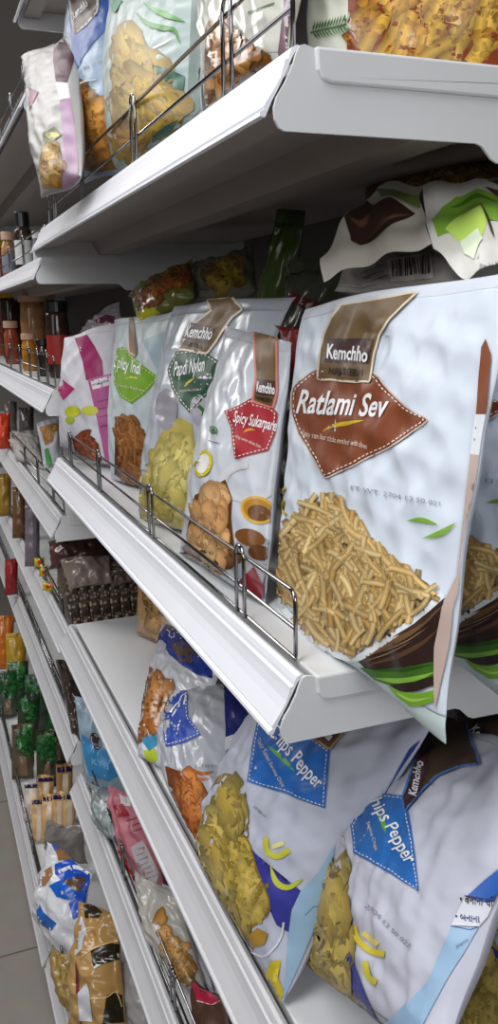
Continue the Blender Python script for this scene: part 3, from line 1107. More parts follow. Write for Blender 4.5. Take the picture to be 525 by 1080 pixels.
b = Bag('upside-down bag lying on the near bags, barcode and cut cucumber in view', c(398, 204, X=.21), c(575, 190, X=.24), c(352, 308, X=.125), c(575, 306, X=.15), tf=.012, tb=.03, seed=45, wr=.0025,
        base=(150, 146, 142), nu=60, nv=44, seals=(.03, .03), inset=.0)
b.part('barcode', [poly((186, 180, 176), [(408, 274), (455, 267), (458, 294), (413, 298)])] +
       [line((40, 36, 36), w, [(414 + i, 275 - i * .12), (415 + i, 293 - i * .1)]) for i, w in zip((0, 3, 5, 8, 10, 14, 16, 19, 22, 24, 28, 31, 33, 36, 39), (1.4, .8, 1, 1.8, .8, 1.2, .8, 1.6, .8, 1.4, 1, .8, 1.6, .9, 1.4))])
b.part('lettering', [line((90, 86, 86), 1, [(382, 290), (406, 281)]), line((90, 86, 86), 1, [(384, 295), (408, 287)]), line((90, 86, 86), 1, [(388, 299), (410, 293)])], 'barcode')
b.sheet('folded_flap', (c(337, 272, X=.105), c(455, 258, X=.125), c(420, 192, X=.17)), [
    poly((198, 192, 182), [(337, 272), (350, 252), (366, 232), (384, 206), (398, 196), (419, 191), (444, 192), (443, 212), (446, 222), (455, 257), (430, 262), (400, 271), (370, 282), (338, 293)]),
    poly((60, 40, 34), [(366, 233), (384, 207), (392, 214), (414, 212), (436, 222), (414, 236), (396, 250), (380, 259), (370, 254)]),
    line((112, 76, 52), 5, [(370, 232), (380, 236), (390, 226)], curve=True, taper=True), line((104, 80, 62), 3, [(388, 246), (406, 234), (430, 224)], curve=True, taper=True),
    line((86, 60, 46), 3, [(380, 254), (396, 240), (412, 226)], curve=True, taper=True),
    poly((110, 132, 66), [(396, 198), (420, 202), (443, 208), (443, 219), (420, 212), (402, 208)])], ripple=.0022)
b.sheet('cucumber_flap', (c(445, 196, X=.165), c(540, 200, X=.19), c(494, 291, X=.118)), [
    poly((206, 204, 198), [(445, 192), (545, 194), (545, 262), (512, 270), (503, 268), (493, 292), (474, 280), (457, 262), (450, 240)]),
    poly((122, 166, 58), [(456, 236), (466, 218), (480, 206), (504, 201), (545, 206), (545, 226), (508, 214), (486, 224), (472, 246), (462, 252)]),
    poly((186, 218, 100), [(470, 244), (484, 226), (508, 222), (514, 234), (506, 256), (494, 254), (484, 250)]),
    line((74, 120, 34), 4, [(474, 216), (500, 207), (524, 212)], curve=True, taper=True),
    poly((222, 232, 206), [(484, 250), (504, 242), (510, 258), (500, 276), (490, 270)]),
    poly((70, 46, 36), [(512, 200), (545, 196), (545, 206), (524, 204)]),
    line((60, 50, 40), 3, [(506, 220), (516, 236), (522, 254)], curve=True, taper=True)], ripple=.002)
# loose flap of that bag hanging in front
b = Bag('wide noodle bag at the back of the shelf, under the top shelf', c(386, 172, X=.28), c(545, 140, X=.33), c(380, 235, X=.23), c(545, 205, X=.27), tf=.02, tb=.02, seed=47, wr=.002, base=(120, 90, 56), nu=34, nv=26, seals=(.04, .04))
reg = [(400, 190), (430, 176), (470, 160), (525, 158), (525, 190), (470, 196), (420, 200)]
b.part('snack_picture', [sticks(reg, 130, 40, 4.5, [(206, 160, 96), (180, 134, 74), (222, 180, 116)], ang=(-30, 40), bend=2.0, dark=.4)])

# ---------------------------------------------------------------- top shelf
b = Bag('white bag with maroon corner, farthest on the top shelf', c(25, 62, Y=1.36), c(82, 30, Y=1.24), c(46, 210, Z=ZT + .004), c(88, 187, Z=ZT + .004), tf=.028, tb=.02, seed=51, wr=.0014, base=(166, 164, 162), nu=36, nv=60, seals=(.03, .06), inset=.04, face=(-.5, -1, 0))
b.part('maroon_band', [poly((74, 36, 52), [(59, 34), (66, 38), (79, 61), (71, 87), (59, 86), (56, 63)]), poly((214, 210, 212), [(59, 87), (72, 88), (74, 104), (63, 106)]),
                       poly((164, 132, 160), [(63, 107), (75, 104), (82, 160), (84, 206), (66, 206), (67, 150)])])
b.part('corner_diamond', [poly((142, 84, 116), [(29, 92), (41, 97), (31, 117), (29, 112)])])
reg = [(44, 160), (50, 146), (62, 150), (66, 170), (66, 198), (46, 198), (40, 180)]
b.part('snack_picture', [poly((150, 104, 40), reg), blobs(reg, 22, 12, [(200, 156, 70), (180, 130, 54), (214, 176, 96)], asp=(1, 1.7)), poly((92, 96, 36), [(46, 140), (58, 134), (66, 142), (56, 150), (46, 150)]), poly((176, 170, 66), [(47, 142), (60, 139), (64, 144), (54, 147)])])

b = Bag('blue and pale blue bag with golden flakes, top shelf', c(70, -18, X=.055), c(127, -34, X=.085), c(76, 196, X=.05), c(130, 182, X=.05), tf=.03, tb=.02, seed=53, wr=.0014, base=(146, 168, 190), nu=36, nv=72, seals=(.03, .03), inset=.03, face=FAC)
reg = [(70, 86), (78, 80), (88, 84), (104, 100), (117, 110), (124, 130), (124, 178), (100, 182), (80, 176), (74, 130)]
b.part('snack_picture', [poly((110, 72, 30), reg), blobs(reg, 56, 16, [(176, 118, 48), (156, 100, 38), (196, 142, 66)], asp=(1, 1.7), irr=.22, dark=.4)])
panel(b, [(70, -30), (112, -30), (116, 16), (114, 30), (98, 46), (88, 60), (80, 78), (74, 74), (76, 50)], (40, 84, 160), None, stitch=None)
brand(b, [(74, 0), (78, -28), (104, -30), (104, 12), (92, 26), (79.5, 36)], None, (79, 22), (94, 7), (-2, -8), border=(200, 190, 180), bandc=(70, 44, 34))
b.part('side_line', [line((216, 220, 226), 1.4, [(79, 92), (90, 86), (102, 84)], curve=True), text('2704 13 50', (84, 76), (108, 66), (0, -3), (110, 130, 150))])

b = Bag('pale green bag with chillies and big yellow crisps, top shelf', c(117, -42, X=.085), c(224, -64, X=.11), c(118, 190, X=.05), c(212, 122, X=.05), tf=.034, tb=.02, seed=55, wr=.0014, base=(156, 170, 168), nu=48, nv=80, seals=(.03, .03), inset=.02, face=FAC)
b.part('side_panel', [poly((112, 126, 122), [(203, -10), (224, -20), (219, 110), (206, 122), (197, 122)])])
reg = [(118, 38), (130, 33), (140, 38), (156, 60), (170, 80), (194, 100), (190, 120), (166, 136), (141, 157), (126, 170), (119, 160)]
b.part('snack_picture', [poly((150, 120, 40), reg), blobs(reg, 34, 34, [(186, 150, 30), (164, 126, 26), (198, 168, 50)], asp=(1.2, 2.4), ang=(20, 80), irr=.12, rim=.5, dark=.65), blobs([(119, 130), (140, 120), (150, 140), (126, 172)], 14, 20, [(170, 124, 50), (190, 144, 66)], asp=(1, 1.6)),
                         line((238, 238, 226), 2, [(140, 74), (152, 82), (164, 96)], curve=True, taper=True), line((238, 238, 226), 2, [(142, 60), (170, 48), (184, 40)], curve=True, taper=True)])  # the pale lines paint highlight streaks of the film
b.part('chilli_print', [line((70, 130, 60), 6, [(144, 13), (154, 24), (172, 30), (184, 32), (190, 46)], curve=True, taper=True), line((90, 150, 80), 6, [(152, 4), (170, 14), (196, 24)], curve=True, taper=True)])
b.each('green_corner', [poly((38, 88, 74), [(160, 68), (176, 72), (196, 81), (194, 98), (170, 84)]), poly((38, 88, 74), [(189, 126), (180, 140), (160, 150), (163, 142), (176, 132)]), poly((60, 130, 100), [(120, 0), (130, 0), (122, 14), (118, 12)])])

b = Bag('clear bag of golden nut mix with rosemary and mauve strip, top shelf', c(222, -150, X=.105), c(345, -190, X=.11), c(214, 112, X=.048), c(302, 62, X=.048), tf=.026, tb=.02, seed=57, wr=.0014, base=(196, 196, 186), nu=48, nv=80, mat=GLOSS, seals=(.03, .03), inset=.02, face=FAC)
reg = [(217, 30), (224, 14), (240, 18), (252, 34), (270, 48), (286, 58), (288, 66), (276, 78), (254, 94), (216, 112)]
b.part('snack_picture', [poly((120, 76, 30), reg), blobs(reg, 60, 14, [(190, 128, 56), (168, 104, 42), (212, 156, 84), (150, 88, 36)], asp=(1, 2.0), irr=.3)])
sprig = []
for (x0, y0, x1, y1) in ((262, 14, 290, 4), (276, 0, 296, 10)):
    for i in range(9):
        t = i / 8
        px_, py_ = x0 + (x1 - x0) * t, y0 + (y1 - y0) * t
        sprig.append(line((56, 104, 60), 1.8, [(px_, py_), (px_ + 5, py_ - 6)], taper=True))
        sprig.append(line((84, 130, 84), 1.8, [(px_, py_), (px_ + 4, py_ + 6)], taper=True))
b.part('rosemary_print', [line((70, 90, 50), 1.4, [(262, 14), (290, 4)])] + sprig)
b.part('side_panel', [poly((112, 88, 98), [(301, -10), (324, -20), (314, 42), (296, 64), (294, 56)])] + [line((80, 58, 70), .8, [(304, 4 + 5 * k), (316, 1 + 5 * k)]) for k in range(8)])

b = Bag('large bag with rosemary and yellow-brown fries at the near end of the top shelf', c(330, -170, X=.13), c(575, -190, X=.17), c(322, 66, X=.085), c(540, 86, X=.17), tf=.016, tb=.02, seed=59, wr=.0014, base=(196, 198, 186), nu=60, nv=70, mat=GLOSS, seals=(.03, .03), inset=.01, face=(-1, -1, 0))
reg = [(368, -30), (540, -40), (545, 80), (366, 66)]
b.part('snack_picture', [poly((116, 50, 24), reg), sticks(reg, 46, 66, 16, [(206, 158, 58), (184, 126, 44), (216, 172, 76)], ang=(95, 150), bend=.9, dark=.5)])
sprig = []
for i in range(12):
    t = i / 11
    px_, py_ = 330 + 36 * t, 34 - 8 * t
    sprig.append(line((44, 92, 40), 2, [(px_, py_), (px_ + 3, py_ - 10)], taper=True))
    sprig.append(line((70, 116, 60), 2, [(px_, py_), (px_ + 6, py_ + 8)], taper=True))
b.part('rosemary_print', [line((70, 90, 50), 1.6, [(328, 35), (366, 26)])] + sprig)

# ---------------------------------------------------------------- lower shelf
CH = [(192, 168, 84), (208, 186, 104), (176, 150, 66)]
b = Bag('white and blue banana crisps bag leaning at the near end of the lower shelf', c(297, 690, X=.16), c(470, 740, X=.14), c(209, 890, Z=Z3 + .004), c(300, 1060, Z=Z3 + .004), tf=.05, tb=.03, seed=61, wr=.0024, base=(188, 192, 208), nu=64, nv=84, px=5, seals=(.03, .04), inset=.05, face=(-1, -.2, .6))
chip1 = [(242, 838), (249, 850), (249, 872), (236, 890), (232, 920), (246, 960), (256, 984), (244, 972), (226, 932), (214, 900), (216, 880)]
chip2 = spline([(247, 876), (256, 878), (265, 890), (272, 915), (282, 938), (286, 958), (276, 972), (260, 978), (250, 955), (244, 925), (240, 896)], 2)
b.part('stripe_print', [poly((54, 56, 146), [(249, 876.6), (258, 884), (270, 900), (280, 918), (288, 935), (302, 941), (318, 939.7), (308, 958), (305.5, 983), (292, 975), (284.5, 948), (272, 908)])])
b.part('snack_picture', [poly((120, 92, 36), chip1), blobs(chip1, 30, 32, CH, asp=(1.2, 2.2), ang=(50, 90), irr=.1, rim=.5), poly((132, 106, 40), chip2), poly((184, 160, 72), [tuple(p) for p in inset_poly(chip2, 3)]),
                         blobs(chip2, 26, 13, [(190, 166, 78), (176, 150, 62), (200, 176, 92)], asp=(1, 2), irr=.3, rim=.85), poly((168, 130, 50), [(258, 990), (272, 978), (284, 984), (280, 996), (266, 999)]),
                         line((226, 228, 236), 2, [(262, 1000), (280, 1008), (296, 990), (300, 972)], curve=True)])
b.part('side_panel', [poly((150, 182, 208), [(354, 889.5), (336, 920), (317, 941), (308, 960), (305, 985), (299, 1054), (318, 1010), (339.5, 961), (348, 925)]), line((90, 130, 150), 1, [(322, 965), (332, 955), (341, 958)]),
                      poly((34, 62, 140), [(446, 778), (432, 790), (405, 838), (372, 866), (392, 866), (420, 840), (440, 806)])])
b.each('lemon_print', [line((206, 204, 66), 6, [(281, 884), (283, 898), (293, 903), (306, 896)], curve=True), line((226, 224, 150), 5, [(288, 893), (300, 889)], curve=True), line((190, 196, 60), 7, [(286, 912), (292, 930), (305, 936), (320, 926)], curve=True, taper=True),
                       poly((206, 186, 40), [(286, 1014), (297, 1012), (294, 1030), (300, 1046), (296, 1056), (288, 1044), (280, 1030)]), poly((236, 216, 70), [(290, 1022), (295, 1020), (293, 1036), (289, 1034)])])
panel(b, [(275, 745), (266, 790), (261.5, 825), (300, 837), (343.4, 852.5), (346.5, 820), (349, 792), (331, 779), (312, 764)], (32, 100, 180),
      [('Chips Pepper', (283.5, 774), (335.5, 835), (9, -12))], swoosh=((96, 170, 50), 5, [(283, 787), (296, 798), (312, 814)]),
      small=[('Tasty Salted Banana Chips', (272, 781), (299, 831), (3.5, -2))], dash=(2.6, 1.8), w=.9, ins=3, bold=.012, shear=.1)
brand(b, [(331, 779), (349, 792), (368, 768), (352, 752)], [(338, 777), (349, 785), (362, 770), (350, 760)], (341, 777.5), (349, 783), (5, -6), border=(170, 140, 90), bandc=(96, 70, 44))
b.each('date_code', [text('27 04 13', (268, 852), (281, 862), (2, -2), (60, 60, 70))])

b = Bag('white and blue banana crisps bag in front, with Hindi print on its side', c(418, 742, X=.205), c(596, 796, X=.15), c(322, 1014, Z=Z3 + .004), c(462, 1128, X=.04), tf=.045, tb=.03, seed=64, wr=.0026, base=(192, 194, 208), nu=72, nv=92, px=5.5, seals=(.03, .04), inset=.03, face=(-1, -.3, .6))
chip1 = [(352, 905), (360, 918), (358, 940), (350, 968), (356, 1000), (368, 1040), (380, 1078), (345, 1076), (322, 1036), (326, 998), (340, 950)]
b.part('snack_picture', [poly((120, 94, 40), chip1), blobs(chip1, 40, 36, CH, asp=(1.3, 2.4), ang=(60, 110), irr=.1, rim=.5)])
b.part('stripe_print', [poly((54, 56, 150), [(359, 967), (364, 976), (370, 1004), (382, 1036), (394, 1066), (402, 1082), (386, 1082), (374, 1046), (364, 1010)])])
b.part('side_panel', [poly((150, 182, 212), [(476, 978), (504, 978.6), (492, 1000), (470, 1036), (446, 1082), (402, 1084), (428, 1060), (452, 1036)]),
                      poly((40, 92, 176), [(528, 915), (512, 928), (492, 946), (512, 952), (530, 948)]), poly((214, 216, 224), [(490, 947), (512, 952), (527, 950), (505, 977), (476, 977)]), line((60, 90, 150), 1.2, [(476, 977.5), (496, 981), (504, 978)])])
b.part('lettering', [text('• बनाना चिप्स', (486, 952), (530, 958), (0, -9), (40, 40, 60), .01), text('• બનાના', (481, 971), (506, 973.5), (0, -8), (40, 60, 120), .01), text('Jalapeno', (482, 1000), (494, 992), (-1, -3), (60, 90, 140))], 'side_panel')
b.each('lemon_print', [line((214, 194, 60), 7, [(374, 976), (379, 992), (392, 1003), (407, 1006)], curve=True), line((232, 214, 120), 6, [(384, 984), (400, 996)], curve=True), line((206, 196, 70), 7, [(386, 1014), (390, 1030), (398, 1036)], curve=True)])
panel(b, [(388, 838), (370, 872), (373.8, 900), (405, 918), (443, 940.5), (438, 900), (432, 857), (426, 840), (412, 838)], (38, 104, 178),
      [('Chips Pepper', (386, 838), (430.5, 913), (12, -6.5))], swoosh=((96, 170, 50), 5, [(398, 856), (404, 866), (408, 880)]), small=[('Banana Chips', (388, 868), (398, 898), (3.5, -1.2))], dash=(2.6, 1.8), w=.9, ins=3, bold=.012, shear=.1)
brand(b, [(426, 842), (428.5, 857), (446, 836), (462, 820), (486, 810), (508, 807), (500, 788), (492, 766), (478, 750), (452, 752), (444, 790)], [(427, 845), (429, 856), (446, 836), (455, 806), (456, 770), (447, 776)], (441, 843), (449, 806), (-9, -2), border=(72, 120, 190), bandc=(72, 58, 44))
b.each('date_code', [text('2704 13 50 021', (386, 957), (432, 1000), (3, -4), (130, 130, 140)), text('TM', (458, 832), (460, 829), (-2, -2), (50, 50, 60))])

b = Bag('crisps bag at the bottom corner, mostly cut off by the frame', c(512, 900, X=.20), c(660, 960, X=.22), c(440, 1110, X=.105), c(580, 1190, X=.12), tf=.04, tb=.03, seed=66, wr=.002, base=(190, 192, 205), nu=40, nv=50, px=6, seals=(.03, .03), inset=.02, face=(-1, -.3, .6))
reg = [(504, 985), (516, 1000), (526, 1010), (540, 1050), (540, 1110), (480, 1110), (478, 1060), (490, 1010)]
b.part('snack_picture', [poly((110, 90, 34), reg), blobs(reg, 34, 30, CH, asp=(1.2, 2.2), ang=(60, 110), irr=.1, rim=.5), poly((150, 152, 60), [(510, 972), (524, 956), (545, 960), (540, 982), (520, 984)]), poly((60, 56, 140), [(504, 984), (512, 992), (530, 1008), (530, 1018), (514, 1010)])])
b = Bag('brown and blue banded bag up in the corner behind the Hindi-printed bag', c(474, 735, X=.22), c(610, 760, X=.22), c(500, 850, X=.14), c(620, 880, X=.13), tf=.02, tb=.02, seed=68, wr=.002, base=(150, 156, 176), nu=36, nv=40, seals=(.03, .03), inset=.02, face=(-1, -.3, .6))
panel(b, [(516, 830), (519, 806), (526, 798), (560, 800), (560, 850), (530, 850)], (38, 98, 176), None, stitch=(190, 205, 230), ins=3)
brand(b, [(478, 745), (535, 748), (535, 800), (519, 806), (512, 820), (500, 790)], [(492, 766), (504, 760), (526, 784), (524, 800), (516, 806)], (497, 772), (519, 803), (7, -7), border=(90, 130, 190), bandc=(64, 50, 38), boxc=(44, 30, 34))

b = Bag('blue-topped bag with orange crisps seen through its clear edge, lower shelf', c(170, 655, X=.14), c(236, 700, X=.14), c(144, 796, Z=Z3 + .004), c(190, 822, Z=Z3 + .004), tf=.03, tb=.02, seed=71, wr=.002, base=(206, 208, 216), nu=40, nv=54, mat=GLOSS, seals=(.03, .05), inset=.04, face=(-1, -.2, .6))
reg = [(157, 700), (166, 712), (178, 724), (172, 740), (168, 762), (160, 782), (147, 776), (146, 740)]
b.part('snack_picture', [poly((128, 72, 28), reg), blobs(reg, 26, 15, [(190, 122, 56), (168, 100, 42), (206, 140, 76)], asp=(1.2, 2.2), ang=(60, 120))])
b.part('blue_band', [poly((34, 62, 150), [(164, 674), (176, 658), (196, 672), (224, 700), (224, 716), (208, 712), (192, 702), (178, 690), (172, 678)]), poly((110, 88, 62), [(180, 680), (192, 676), (206, 688), (202, 700), (190, 698)])])
b.part('lettering', [line((226, 228, 236), 1.2, [(176, 664), (180, 668), (178, 672), (184, 674), (184, 668)]), line((226, 228, 236), 1.2, [(170, 676), (176, 680), (172, 688)])], 'blue_band')
b.each('lower_print', [poly((60, 140, 176), [(148, 780), (164, 772), (168, 784), (158, 792)]), poly((176, 190, 60), [(151, 792), (164, 790), (168, 800), (158, 808)])])
b = Bag('grey-white bag with blue starred panel and orange crisps, lower shelf', c(190, 702, X=.13), c(276, 742, X=.14), c(170, 806, Z=Z3 + .004), c(214, 903, Z=Z3 + .004), tf=.045, tb=.025, seed=73, wr=.0024, base=(176, 180, 188), nu=52, nv=64, mat=GLOSS, seals=(.03, .04), inset=.05, face=(-1, -.2, .6))
reg = [(174, 808), (186, 812), (200, 820), (214, 826), (222, 842), (218, 860), (211, 896), (196, 880), (182, 848)]
b.part('snack_picture', [poly((120, 62, 28), reg), blobs(reg, 40, 18, [(176, 102, 48), (158, 84, 36), (196, 124, 64)], asp=(1.2, 2.2), ang=(40, 120)), line((190, 110, 50), 4.5, [(188, 812), (204, 822), (224, 820)], curve=True, taper=True), line((176, 96, 44), 4, [(196, 808), (212, 816), (226, 814)], curve=True, taper=True)])
b.part('side_panel', [poly((34, 44, 110), [(236, 722), (252, 734), (264, 758), (256, 772), (238, 778)]), poly((120, 150, 180), [(238, 790), (256, 782), (248, 810), (237, 832)]), poly((206, 208, 214), [(238, 778), (256, 772), (254, 784), (237, 792)])])
panel(b, [(179, 728.5), (197, 728.5), (199, 755.6), (212, 775.5), (194, 784), (175, 788), (171, 760)], (34, 74, 172), None, dash=(2.4, 1.6), w=.9, ins=2.6)
b.part('lettering', [line((236, 238, 244), 1.8, [(180, 752), (186, 744), (192, 740), (186, 750), (182, 756)], curve=True), line((236, 238, 244), 1.5, [(189, 746), (192, 735), (196, 733), (194, 744)], curve=True), line((206, 214, 236), 1.4, [(181, 762), (187, 770)], dash=(3, 1.5)), line((206, 214, 236), 1.4, [(186, 776), (192, 756)], dash=(3, 1.5))], 'name_panel')
b.each('date_code', [text('3 13 50 021', (206, 810), (228, 810), (0, -3), (120, 120, 126))])
b = Bag('clear bag of tan biscuits behind the blue-topped bag', c(144, 588, Y=1.38), c(192, 598, Y=1.32), c(145, 668, Z=Z3 + .003), c(186, 688, Z=Z3 + .003), tf=.02, tb=.02, seed=75, wr=.002, base=(176, 140, 96), nu=30, nv=34, mat=GLOSS, seals=(.03, .03), face=(-1, -.2, .6))
reg = [(148, 600), (184, 606), (182, 682), (149, 664)]
b.part('snack_picture', [blobs(reg, 30, 20, [(184, 142, 92), (160, 118, 70), (200, 160, 110)], asp=(1, 1.6))])


# ---------------------------------------------------------------- jars, packs and bars of the far bay and the lowest shelves
def onshelf(X, Z, px):
    a, b_ = 0.5, 5.0
    for i in range(50):
        m = (a + b_) / 2
        if proj(np.array([[X, m, Z]]))[0, 0] > px:
            a = m
        else:
            b_ = m
    return np.array([X, a, Z])


def jar(label, px, wpx, hpx, X, Z, body, lid, cat='jar', lab=None, neck=0.7, lidr=0.9, lidh=0.16, name='food_jar', group=None):
    P = onshelf(X, Z + 0.001, px)
    d = (P - CAM) @ FWD
    r = wpx * d / F / 2
    h = hpx * d / F
    t = empty(name, tuple(P), label, cat, group)
    bm = bmesh.new()
    lathe(bm, [(0, 0), (r * .9, 0), (r, h * .03), (r, h * .62), (r * .97, h * .70), (r * neck, h * .80), (r * neck, h * (1 - lidh)), (0, h * (1 - lidh))], 0, 0, 0)
    bm_obj('body', bm, body, t, True)
    bm = bmesh.new()
    q = r * lidr
    lathe(bm, [(0, h * (1 - lidh)), (q, h * (1 - lidh)), (q, h * .985), (q * .94, h), (0, h)], 0, 0, 0)
    bm_obj('lid', bm, lid, t, False)
    if lab:
        bm = bmesh.new()
        lathe(bm, [(r * 1.005, h * .18), (r * 1.008, h * .19), (r * 1.008, h * .55), (r * 1.005, h * .56)], 0, 0, 0)
        bm_obj('label', bm, lab, t, True)
    return t


jar('jar with yellow lid and dark contents on the jar shelf', 15, 21, 74, .10, ZFM, JAR_DARK, LID_YELLOW, lidr=1.0, neck=.95)
jar('tall tan jar with a wide pale lid on the jar shelf', 38, 26, 70, .12, ZFM, JAR_TAN, LID_PINK, lidr=1.08, neck=.92, lidh=.1)
jar('tall tan jar with pale lid next to the wide one, partly hidden', 52, 20, 70, .17, ZFM, JAR_TAN, LID_PINK, lidr=1.05, neck=.92, lidh=.1)
jar('glass jar with black lid and red label beside the magenta bag', 64, 24, 78, .085, ZFM, JAR_DARK, LID_BLACK, lab=LAB_RED, lidr=1.0, neck=.95, lidh=.14)
jar('small red jar in the front row below the yellow lid', 14, 15, 44, .062, ZFM, JAR_RED, LID_PINK, lidr=.98)
jar('small amber jar in the front row of the jar shelf', 32, 15, 38, .062, ZFM, JAR_AMB, LID_PINK, lidr=.98)
jar('small dark jar in the front row close to the black-lidded jar', 47, 14, 38, .062, ZFM, JAR_DARK, LID_BLACK, lidr=.98)
jar('red jar at the frame edge of the jar shelf', 1, 14, 60, .09, ZFM, JAR_RED, LID_WHITE)
jar('dark bottle with black cap and pale label behind the wire fence', 27, 18, 64, .075, ZFT, JAR_DARK, LID_BLACK, 'bottle', LAB_WHITE, lidr=.85, lidh=.3, neck=.8, name='sauce_bottle')
jar('short jar with grey label left of the black-capped bottle', 11, 14, 50, .07, ZFT, JAR_TAN, LID_PINK, 'jar', LAB_GREY)
jar('slim pale bottle right of the black-capped bottle', 41, 9, 44, .10, ZFT, LAB_GREY, LID_WHITE, 'bottle', LAB_WHITE, name='sauce_bottle')
jar('red-topped jar at the frame edge of the bottle shelf', 1, 10, 46, .07, ZFT, JAR_RED, LID_YELLOW)
jar('orange jar behind the wire beside the maroon bag', 21, 14, 50, .12, ZFU, JAR_AMB, LID_PINK)
jar('yellow jar at the frame edge behind the upper wire', 5, 13, 46, .09, ZFU, JAR_AMB, LID_YELLOW)


def pack(label, x0, x1, yt, yb, X, Z, base, arts=None, cat='packet', name='food_packet', seed=1, mat=None, lean=.03, tf=.02, dy=0, **k):
    """small upright packet standing on a shelf"""
    P = c((x0 + x1) / 2, yb, Z=Z + 0.002)
    Y = P[1]
    b = Bag(label, c(x0, yt, Y=Y + lean), c(x1, yt - 1, Y=Y + lean), c(x0, yb, Y=Y), c(x1, yb - 1, Y=Y), tf=tf, tb=tf * .6, seed=seed, wr=.002, base=base, nu=14, nv=18, px=4, mat=mat or GLOSS,
            name=name, cat=cat, seals=(.05, .08), inset=.04, face=(-.4, -1, .2), **k)
    if arts:
        q = lambda u, v: tuple(proj(b.S(np.array([u]), np.array([v])))[0])
        arts(b, q)
    return b


def herbs(b, q):
    reg = [q(-.8, .5), q(.8, .5), q(.8, .88), q(-.8, .88)]
    b.part('leaf_print', [blobs(reg, 14, 10, [(50, 120, 60), (80, 140, 80), (30, 90, 44)], asp=(1.2, 2.4), edge_ok=False)])
    b.part('stem_print', [poly((130, 104, 76), [q(-.5, .08), q(.4, .08), q(.2, .42), q(-.2, .42)])])


pk = [('green herb packet nearest the bay joint on the far base shelf', 38, 60, 770, 830, (60, 62, 44)),
      ('green herb packet with bright leaf in the middle of the far base shelf', 18, 42, 730, 792, (52, 70, 50)),
      ('brown and green packet against the fence of the far base shelf', 12, 36, 764, 822, (96, 82, 66)),
      ('green herb packet at the frame edge of the far base shelf', -2, 18, 708, 757, (70, 84, 72)),
      ('pale green packet behind the bright-leaved one', 26, 52, 712, 770, (84, 112, 96)),
      ('dark packet beside the pale green one, under the rail', 8, 30, 698, 752, (74, 62, 50)),
      ('shaded green packet under the rail at the bay joint', 48, 70, 748, 806, (40, 62, 46))]
for i, (lb, a, b1, c1, d1, col) in enumerate(pk):
    pack(lb, a, b1, c1, d1, 0, ZB, col, herbs, seed=100 + i)
pack('orange packet at the frame edge above the green packets', -6, 15, 650, 705, .16, ZB, (200, 112, 36), seed=110, lean=.05)
pack('yellow and red packet at the frame edge beside the orange one', 6, 28, 668, 722, .25, ZB, (190, 150, 46), seed=111, lean=.05)
GR = 'gold wafer packs upright on the base shelf'


def gold(b, q):
    b.part('navy_top', [poly((34, 32, 84), [q(-.9, .86), q(.9, .86), q(.9, .95), q(-.9, .95)])])
    b.part('shine_stripe', [poly((240, 222, 200), [q(-.3, .05), q(.4, .05), q(.4, .84), q(-.3, .84)])])


for i, (x, yt, X, pos) in enumerate(((40, 842, -.005, 'nearest the fence'), (51, 838, .03, 'second from the fence'), (62, 836, .065, 'third from the fence'), (73, 836, .10, 'farthest from the fence'))):
    pack('gold wafer pack with navy top edge, front row, ' + pos, x - 7, x + 7, yt, 888, X, ZB, (226, 186, 132), gold, 'wafer pack', 'wafer_pack', 120 + i, tf=.012, lean=.02, group=GR)
for i, (x, yt, X, pos) in enumerate(((34, 826, -.01, 'whitish, close to the fence'), (48, 818, .07, 'in the middle'), (68, 806, .14, 'tallest, by the rail above'))):
    pack('wafer pack of the back row, ' + pos, x - 9, x + 9, yt, 866, X, ZB, ((206, 198, 188), (196, 154, 104), (176, 136, 86))[i], gold, 'wafer pack', 'wafer_pack', 130 + i, tf=.012, lean=.02, group=GR)

# base shelf of the near bay
b = Bag('crumpled grey film bag lying behind the blue and gold bag', c(48, 866, Z=ZB + .10), c(88, 872, Z=ZB + .12), c(46, 896, Z=ZB + .02), c(92, 912, Z=ZB + .02), tf=.03, tb=.01, seed=140, wr=.005, base=(132, 126, 122), nu=24, nv=20, mat=GLOSS, seals=(.08, .08), face=FAC)
b = Bag('blue, gold and white bag slumped against the fence of the base shelf', c(50, 888, Z=ZB + .15), c(98, 922, Z=ZB + .16), c(38, 968, Z=ZB + .02), c(82, 1022, Z=ZB + .02), tf=.05, tb=.02, seed=142, wr=.004, base=(214, 216, 222), nu=44, nv=48, mat=GLOSS, seals=(.05, .08), inset=.08, face=FAC)
b.each('blue_band', [poly((28, 80, 190), [(58, 912), (72, 906), (88, 908), (95, 922), (95, 942), (88, 964), (77, 970), (72, 952), (80, 944), (66, 930), (58, 922)]), poly((30, 96, 200), [(52, 934), (64, 928), (80, 940), (76, 950), (60, 946)]), poly((40, 96, 180), [(37, 944), (46, 962), (60, 974), (54, 982), (40, 972)]),
                     poly((30, 84, 190), [(54, 889), (64, 893), (58, 898)])])
b.each('gold_patch', [poly((150, 106, 66), [(58, 896), (74, 894), (77, 906), (62, 908)]), poly((160, 116, 76), [(42, 922), (54, 914), (56, 922), (48, 934), (42, 936)]), poly((92, 62, 34), [(66, 930), (82, 924), (92, 926), (86, 940), (80, 940)])])
b.part('white_ribbon', [line((230, 232, 238), 4, [(62, 920), (74, 915), (86, 916), (94, 921)], curve=True)])
b = Bag('bag of yellow noodles lying low between the blue and the black-gold bag', c(52, 1000, Z=ZB + .07), c(82, 1010, Z=ZB + .08), c(62, 1056, Z=ZB + .012), c(88, 1078, Z=ZB + .012), tf=.02, tb=.008, seed=144, wr=.003, base=(150, 124, 66), nu=24, nv=26, mat=GLOSS, seals=(.05, .05), face=FAC)
reg = [(58, 1008), (76, 1012), (84, 1064), (68, 1050)]
b.part('snack_picture', [sticks(reg, 50, 14, 2.4, [(190, 160, 90), (160, 126, 62)], ang=(30, 110))])
